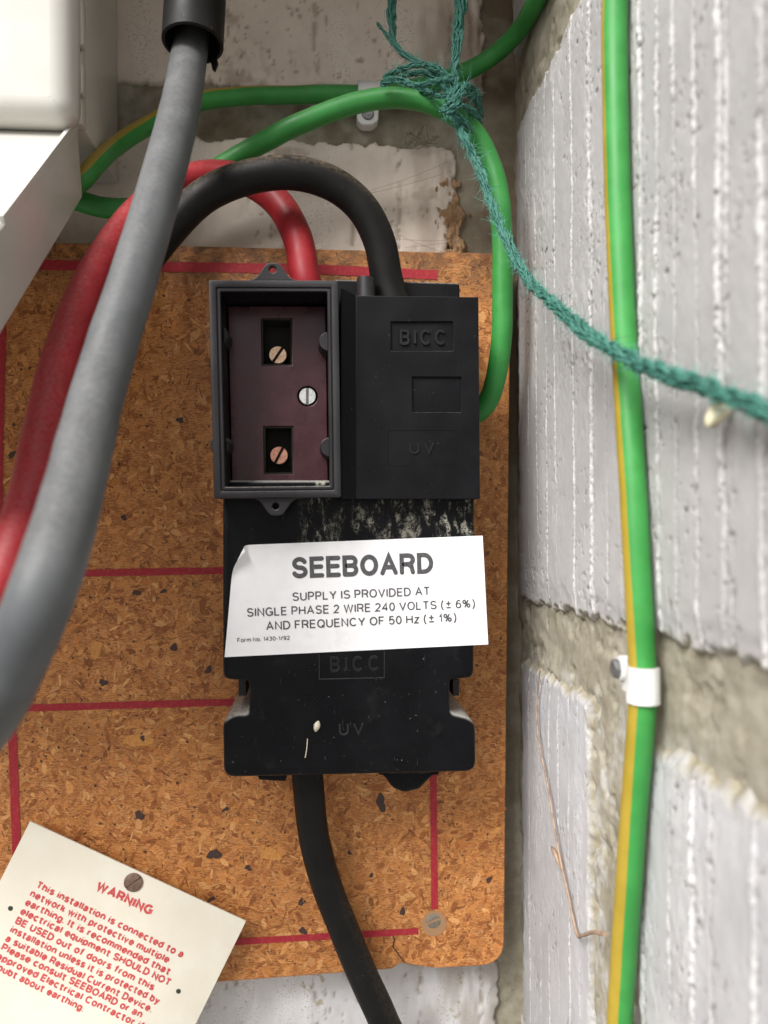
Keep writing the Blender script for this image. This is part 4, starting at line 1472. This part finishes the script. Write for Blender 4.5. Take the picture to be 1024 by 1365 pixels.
GY = [M['green'], M['yellow']]
cable('grey_cable', [(282, -60, .330), (264, 15, .326), (255, 60, .320), (235, 166, .284), (184, 350, .246), (134, 510, .222), (98, 655, .194), (60, 780, .176), (16, 890, .178), (-22, 960, .186), (-90, 1050, .20), (-150, 1160, .215), (-210, 1320, .23), (-260, 1560, .245), (-290, 1900, .25)], .0140, M['grey'],
      'thick grey sheathed cable sweeping down the left side in front of the red one', n=300)
cable('red_cable', [(413, 392, .326), (407, 372, .325), (396, 315, .330), (368, 268, .338), (325, 240, .342), (272, 234, .342), (215, 256, .335), (160, 312, .318), (112, 395, .292), (80, 485, .268), (58, 580, .248), (36, 680, .235), (4, 775, .225), (-40, 850, .218), (-85, 950, .215), (-130, 1100, .22), (-170, 1350, .24), (-200, 1800, .25)], .0124, M['red'],
      'red insulated cable bending from the top of the black cutout to the lower left', n=300)
cable('black_cable', [(530, 420, .322), (516, 372, .322), (506, 322, .320), (482, 276, .318), (440, 243, .316), (385, 230, .314), (325, 238, .314), (272, 262, .316), (225, 308, .318), (175, 372, .318), (128, 445, .310), (98, 520, .298), (72, 610, .285), (50, 700, .272), (20, 790, .262), (-30, 870, .25), (-75, 980, .245), (-120, 1150, .25), (-150, 1400, .27), (-180, 1800, .28)], .0130, M['blackc'],
      'dusty black cable looping over the red one into the top of the cutout', n=300)
cable('black_tail_cable', [(408, 1005, .338), (411, 1050, .338), (417, 1105, .342), (432, 1170, .345), (457, 1235, .345), (484, 1300, .345), (512, 1362, .345), (540, 1430, .345), (575, 1560, .345), (590, 1800, .345)], .0136, M['blackc'],
      'flat black cable leaving the bottom of the cutout towards the lower edge', squash=.96)
cable('earth_cable', [(84, 258, .338), (108, 241, .331), (130, 217, .337), (152, 197, .350), (200, 166, .362), (262, 136, .366), (330, 128, .368), (410, 126, .369), (480, 125, .369), (550, 117, .368), (615, 98, .366), (660, 72, .362), (695, 36, .347), (718, -6, .322), (738, -60, .300)], .0080, GY,
      'green and yellow cable clipped along the mortar joint at the top', stripe=.62, ref=[(0, -.75, .7), (0, -.75, .7), (0, -.55, .9), (0, -.1, 1), (0, .2, 1), (0, .5, .8), (0, .8, .5)], n=200)
cable('earth_cable', [(70, 258, .345), (100, 266, .350), (140, 277, .353), (180, 276, .355), (240, 255, .355), (305, 216, .352), (365, 182, .346), (430, 152, .342), (490, 134, .339), (540, 131, .336), (585, 142, .334), (622, 165, .334), (648, 204, .334), (664, 255, .333), (670, 320, .333), (670, 400, .334), (668, 460, .336), (658, 515, .338), (644, 543, .341), (620, 560, .345)], .0088, M['green'],
      'green cable looping under the twine knot and down into the right side of the cutout', n=300)
def Dw(px, py, off):
    return W(px, py, off)
rc = .0038
cable('earth_cable', [Dw(822, -420, rc + .0008), Dw(821, -60, rc + .0008), Dw(820, 60, rc + .0008), Dw(822, 200, rc + .0008), Dw(826, 330, rc + .0006), Dw(833, 470, rc + .0004), Dw(842, 620, rc + .0008), Dw(850, 760, rc + .0008), Dw(856, 870, rc), Dw(857, 930, rc), Dw(851, 1010, rc + .0006), Dw(841, 1140, rc + .0008), Dw(832, 1270, rc + .0006), Dw(825, 1420, rc + .0006), Dw(820, 1800, rc + .0006)], .0076, GY,
      'green and yellow cable running straight down the rough right hand wall', stripe=.67, ref=[(-.92, .39, 0), (-.92, .39, 0), (-.93, .36, 0), (-.97, .25, 0), (-1, .08, 0), (-.99, -.1, 0), (-.96, -.28, 0), (-.93, -.37, 0), (-.92, -.39, 0), (-.92, -.39, 0)], n=200, world=True)

# conduit sleeve on the grey cable
ax = spline([D(263, -140, .318), D(262, -40, .314), D(257, 58, .310)], 24)
t_, e1, e2 = pframes(ax)
ro, ri = .0116, .0104
rings = []
seg = 40
for k in range(24):
    rings.append([ax[k] + ro * (math.cos(a) * e1[k] + math.sin(a) * e2[k]) for a in np.linspace(0, 2 * math.pi, seg, endpoint=False)])
for k in range(23, 3, -1):
    rings.append([ax[k] + ri * (math.cos(a) * e1[k] + math.sin(a) * e2[k]) + t_[k] * (0.0002 if k == 23 else 0) for a in np.linspace(0, 2 * math.pi, seg, endpoint=False)])
V, F = loft(rings)
sl_ = mesh('conduit_sleeve', V, F, M['conduit'], None, 40)
tag(sl_, 'black plastic sleeve round the top of the grey cable', 'conduit')
q = [D(280, 78, .318), D(289, 76, .316), D(291, 84, .316), D(287, 95, .316), D(283, 92, .317)]
V = [c for c in q] + [c + np.array([0, .0009, 0]) for c in q]
F = [(0, 1, 2, 3, 4), (9, 8, 7, 6, 5)] + [(i, 5 + i, 5 + (i + 1) % 5, (i + 1) % 5) for i in range(5)]
mesh('torn_edge', V, F, M['conduit'], sl_, None)

# ------------------------------------------------------------------ cable clips
tc = thing('cable_clip', D(492, 140, .372), 'small white cable clip on the mortar joint behind the twine', 'cable clip')
pp = []
for a in np.linspace(-20, 200, 12):
    pp.append((math.cos(R(a)), math.sin(R(a))))
c0 = D(491, 125, .369)
# strap over the cable: bent strip, and its tab with the nail
L_, R_ = D(477, 125, .369)[0], D(506, 125, .369)[0]
ring_o = [(c0[1] - .0055 * math.sin(R(a)), c0[2] + .0055 * math.cos(R(a))) for a in np.linspace(-10, 190, 14)]
ring_i = [(c0[1] - .0044 * math.sin(R(a)), c0[2] + .0044 * math.cos(R(a))) for a in np.linspace(190, -10, 14)]
sec = ring_o + ring_i
V, F = loft([[(L_, y_, z_) for y_, z_ in sec], [(R_, y_, z_) for y_, z_ in sec]], (True, True))
mesh('strap', V, F, M['clip'], tc, 40)
q = rounded(PX([(476, 136), (505, 136), (505, 160), (497, 166), (483, 166), (476, 160)], YW - .006), .0014, 5)
hc = P(490.5, 152, YW - .006)
V, F = plate([q], YW - .006, YW + .001, .0006)
mesh('tab', V, F, M['clip'], tc)
mb = MB()
rings = [[(hc[0] + k * math.cos(a), YW - .006 - y_, hc[2] + k * math.sin(a)) for a in np.linspace(0, 2 * math.pi, 20, endpoint=False)] for k, y_ in ((.0028, -.0004), (.0028, .0004), (.0024, .0008))]
V, F = loft(rings, (False, True))
mesh('nail', V, F, M['nail'], tc)

rcl = thing('cable_clip', W(850, 912, .002), 'white cable clip holding the striped cable against the right hand wall', 'cable clip')
c0 = W(857, 912, rc)
ext = .0093
half = W(857, 888, rc)[2] - c0[2]
ring = []
for a in np.linspace(-48, 185, 22):
    ring.append((XW - .0046 * math.sin(R(a)) - .0036, c0[1] - .0048 * math.cos(R(a))))
ring_in = [(XW - .0036 - .0040 * math.sin(R(a)), c0[1] - .0040 * math.cos(R(a))) for a in np.linspace(185, -48, 22)]
sec = ring + [(XW + .002, c0[1] + .0048), (XW + .002, c0[1] + .0040)] + ring_in
V, F = loft([[(x_, y_, c0[2] - half) for x_, y_ in sec], [(x_, y_, c0[2] + half) for x_, y_ in sec]], (True, True))
mesh('strap', V, F, M['clip'], rcl, 40)
nb_ = W(829, 891, .004)
rings = []
for k, h_ in ((.0040, -.004), (.0040, .0045), (.0036, .0052)):
    rings.append([(XW - h_, nb_[1] + k * math.cos(a), nb_[2] + k * .95 * math.sin(a)) for a in np.linspace(0, 2 * math.pi, 24, endpoint=False)])
V, F = loft(rings, (False, True))
mesh('nail_boss', V, F, M['clip'], rcl)
V, F = box(XW - .0040, XW + .001, c0[1] + .0035, nb_[1], nb_[2] - .0062, nb_[2] + .003)
mesh('web', V, F, M['clip'], rcl, 30)
rings = []
for k, h_ in ((.0028, .0050), (.0028, .0064), (.0024, .0068)):
    rings.append([(XW - h_, nb_[1] + k * math.cos(a), nb_[2] + k * math.sin(a)) for a in np.linspace(0, 2 * math.pi, 20, endpoint=False)])
V, F = loft(rings, (False, True))
mesh('nail', V, F, M['nail'], rcl)

# ================================================================== TWINE
tw = thing('twine', D(606, 140, .326), 'frayed teal green twine knotted round the cables and stretched across the right wall', 'twine')


def rope(name, ctrl, rad, turns, strands=3, yarns=5, yr=.42, n=200, fuzz=0, fz_len=.004, seed=0, unravel=0.0):
    p = spline([D(*q) for q in ctrl], n)
    t, e1, e2 = pframes(p)
    rs = np.random.RandomState(seed)
    s = np.linspace(0, 1, n)
    rad = np.interp(s, np.linspace(0, 1, len(np.atleast_1d(rad))), np.atleast_1d(rad)) if np.ndim(rad) else np.full(n, rad)
    mb = MB()
    tot = np.r_[0, np.cumsum(np.linalg.norm(np.diff(p, axis=0), axis=1))]
    for k in range(strands):
        ph = 2 * math.pi * k / strands + tot / turns * 2 * math.pi + 2.4 * (fbm(s * 9, s * 0 + seed, seed + 77, 3) - .5) * 2
        wv = 1 + .55 * (fbm(s * 30, s * 0 + k, seed + k, 3) - .5) * 2
        cen = p + (rad * .5 * wv)[:, None] * (np.cos(ph)[:, None] * e1 + np.sin(ph)[:, None] * e2)
        t2, f1, f2 = pframes(cen)
        for y in range(yarns):
            ph2 = 2 * math.pi * y / yarns - tot / (turns * .75) * 2 * math.pi + rs.rand() * 6
            am = rad * (.36 + .42 * (fbm(s * 38, s * 0 + y * 3.1 + k, seed + 50 + y, 3) - .5) * 2)
            c2 = cen + am[:, None] * (np.cos(ph2)[:, None] * f1 + np.sin(ph2)[:, None] * f2)
            V, F, _ = tube(c2, rad * yr * (.75 + .5 * rs.rand()), seg=7)
            mb.add(V, F)
    o = mb.build(name, M['twine'], tw, 60)
    if fuzz:
        mf = MB()
        for i in range(fuzz):
            k = rs.randint(2, n - 2)
            a = rs.uniform(0, 2 * math.pi)
            d = math.cos(a) * e1[k] + math.sin(a) * e2[k]
            tdir = t[k] * rs.uniform(-1, 1)
            l = fz_len * (.3 + rs.rand() ** 2)
            q0 = p[k] + d * rad[k] * .7
            q = [q0, q0 + (d * .5 + tdir * .6) * l * .5 + rs.randn(3) * l * .12, q0 + (d * .6 + tdir * 1.2) * l + rs.randn(3) * l * .25]
            q = spline(q, 6)
            V, F, _ = tube(q, np.linspace(.00011, .00004, 6), seg=3, cap=False)
            mf.add(V, F)
        f = mf.build(name + '_fuzz' if False else 'stray_fibres', M['fuzz'], tw, None)
        f['kind'] = 'stuff'
    return o


rope('long_strand', [(602, 150, .328), (617, 180, .318), (635, 215, .314), (655, 270, .306), (676, 322, .296), (700, 366, .284), (740, 407, .258), (795, 453, .222), (860, 488, .196), (935, 514, .172), (1024, 549, .150), (1110, 585, .134), (1250, 640, .110), (1480, 730, .086)], [.0016, .0017, .0018, .0020, .0021, .0021, .0021, .0021, .0021], .021, 3, 10, .15, n=380, fuzz=1700, fz_len=.0045, seed=3)
rope('hanging_strand', [(620, -60, .326), (614, 10, .326), (608, 70, .326), (604, 138, .327)], [.0032, .0028, .0020, .0016], .09, 3, 9, .18, n=110, fuzz=120, fz_len=.004, seed=5)
rope('frayed_strand', [(519, -60, .34), (522, 10, .338), (524, 45, .336), (536, 70, .334), (556, 83, .332), (580, 98, .328), (600, 128, .326)], [.0022, .0022, .0020, .0013, .0012, .0014], .07, 3, 4, .25, n=120, fuzz=90, fz_len=.006, seed=7)
rope('frayed_strand', [(503, 31, .336), (514, 45, .335), (526, 60, .334), (540, 74, .333)], [.0008, .0010, .0008], .05, 2, 3, .3, n=40, fuzz=20, fz_len=.004, seed=8)
# knot: turns of twine round the crossing cables
for i, ct in enumerate([[(512, 105, .334), (535, 92, .328), (560, 86, .325), (585, 92, .325), (600, 108, .325)],
                        [(508, 112, .330), (530, 106, .326), (555, 114, .322), (580, 108, .322), (604, 104, .322)],
                        [(588, 150, .320), (600, 138, .317), (612, 126, .318), (622, 112, .324)],
                        [(590, 146, .318), (603, 150, .316), (616, 160, .318), (628, 176, .326)],
                        [(598, 152, .316), (606, 142, .314), (616, 140, .318), (632, 150, .33), (640, 166, .345)],
                        [(596, 136, .319), (612, 116, .322), (630, 118, .332), (640, 134, .344)],
                        [(600, 126, .322), (590, 112, .328), (570, 98, .330), (548, 98, .332), (530, 104, .336)],
                        [(560, 118, .330), (590, 128, .324), (615, 122, .326), (636, 136, .338), (642, 156, .348)]]):
    rope('knot_turn', ct, .0013, .025, 3, 7, .19, n=60, fuzz=70, fz_len=.005, seed=20 + i)

# ================================================================== SMALL THINGS
p = spline([W(720, 893, .0012), W(716, 935, .0016), W(718, 985, .0018), W(731, 1050, .0016), W(744, 1130, .0020), W(757, 1190, .0016), W(769, 1244, .0016), W(776, 1247, .0020), W(790, 1243, .0022), W(806, 1245, .0016)], 90)
V, F, _ = tube(p, np.interp(np.linspace(0, 1, 90), [0, .35, .7, .86, .93, 1], [.0003, .0004, .0005, .00065, .0006, .0009]), seg=8)
o = mesh('dry_stem', V, F, M['stem'], None, 60)
tag(o, 'thin brown dried stem clinging to the right wall below the mortar joint', 'stem')
q = spline([W(735, 1128, .0018), W(741, 1140, .003), W(748, 1160, .0018)], 14)
V, F, _ = tube(q, np.sin(np.linspace(.15, math.pi - .15, 14)) * .0010, seg=8)
mesh('withered_leaf', V, F, M['stem'], o, 60)

cpt = D(958, 551, .1705)
rs = np.random.RandomState(4)
rings = []
for k, (h_, r_) in enumerate(((-.0028, .0006), (-.002, .0020), (-.0005, .0027), (.0012, .0024), (.0028, .0012), (.0042, .0005))):
    rings.append([cpt + np.array([r_ * math.cos(a) * (1 + .25 * rs.randn() * .5) + h_ * .5, .6 * r_ * math.sin(a), h_ + .0004 * rs.randn()]) for a in np.linspace(0, 2 * math.pi, 10, endpoint=False)])
V, F = loft(rings, (True, True))
o = mesh('leaf_scrap', V, F, M['scrap'], None, 60)
tag(o, 'small blurred cream scrap hanging under the green twine on the right', 'scrap')

# splintered wood fragment wedged in the corner above the board
nu, nv = 90, 130
gu, gv_ = np.meshgrid(np.linspace(572, 650, nu), np.linspace(226, 345, nv), indexing='ij')
u0 = 604 + .16 * (gv_ - 285) + 10 * (fbm(gv_ / 30, gv_ * 0, 71, 3) - .5)
hw = 30 * fbm(gu / 22, gv_ / 26, 72, 4) ** 1.5 * 1.5 * sstep(0, .25, (gv_ - 226) / 119)
mk = hw * (.55 + .9 * fbm(gu / 6, gv_ / 11, 73, 4)) - np.abs(gu - u0)
hh = .0034 + .0022 * (fbm(gu / 7, gv_ / 15, 74, 4) - .5) * 2 + .0007 * (fbm(gu / 1.6, gv_ / 7, 75, 3) - .5) * 2
hh = np.where(mk > 0, hh - .0008 * np.exp(-mk / 2.0), 0) - .0030
fv_ = np.array([P(gu[i, j], gv_[i, j], YW - hh[i, j]) for i in range(nu) for j in range(nv)])
ix = np.arange(nu * nv).reshape(nu, nv)
ff = [(ix[i, j], ix[i, j + 1], ix[i + 1, j + 1], ix[i + 1, j]) for i in range(nu - 1) for j in range(nv - 1) if max(mk[i, j], mk[i, j + 1], mk[i + 1, j + 1], mk[i + 1, j]) > 0]
used = sorted({k for q in ff for k in q})
rm = {k: n__ for n__, k in enumerate(used)}
o = mesh('wood_splinter', fv_[used], [tuple(rm[k] for k in q) for q in ff], M['splinter'], None, 50)
tag(o, 'crumbling orange brown wood fragment stuck in the mortar above the board', 'wood fragment')

# dirty web threads
mb = MB()
for k in range(9):
    x_, y_ = 545 + rs.rand() * 22, 178 + rs.rand() * 14
    q = [D(x_ + rs.randn() * 9, y_ + rs.randn() * 8, .370 + rs.rand() * .004) for _ in range(4)]
    V, F, _ = tube(spline(q, 18), .00016, seg=4, cap=False)
    mb.add(V, F)
for (x_, y_, x2, y2) in ((480, 258, 600, 215), (470, 262, 590, 232), (520, 318, 640, 318), (540, 330, 655, 310), (505, 300, 620, 345), (600, 20, 596, 66), (606, 40, 597, 60)):
    q = [D(x_, y_, .371), D((x_ + x2) / 2 + rs.randn() * 3, (y_ + y2) / 2 + 3, .368), D(x2, y2, .366)]
    V, F, _ = tube(spline(q, 14), .00008, seg=4, cap=False)
    mb.add(V, F)
o = mb.build('web_threads', M['web'], None, None)
o['kind'] = 'stuff'
tag(o, 'dusty tangled web threads on the wall under the twine', None)
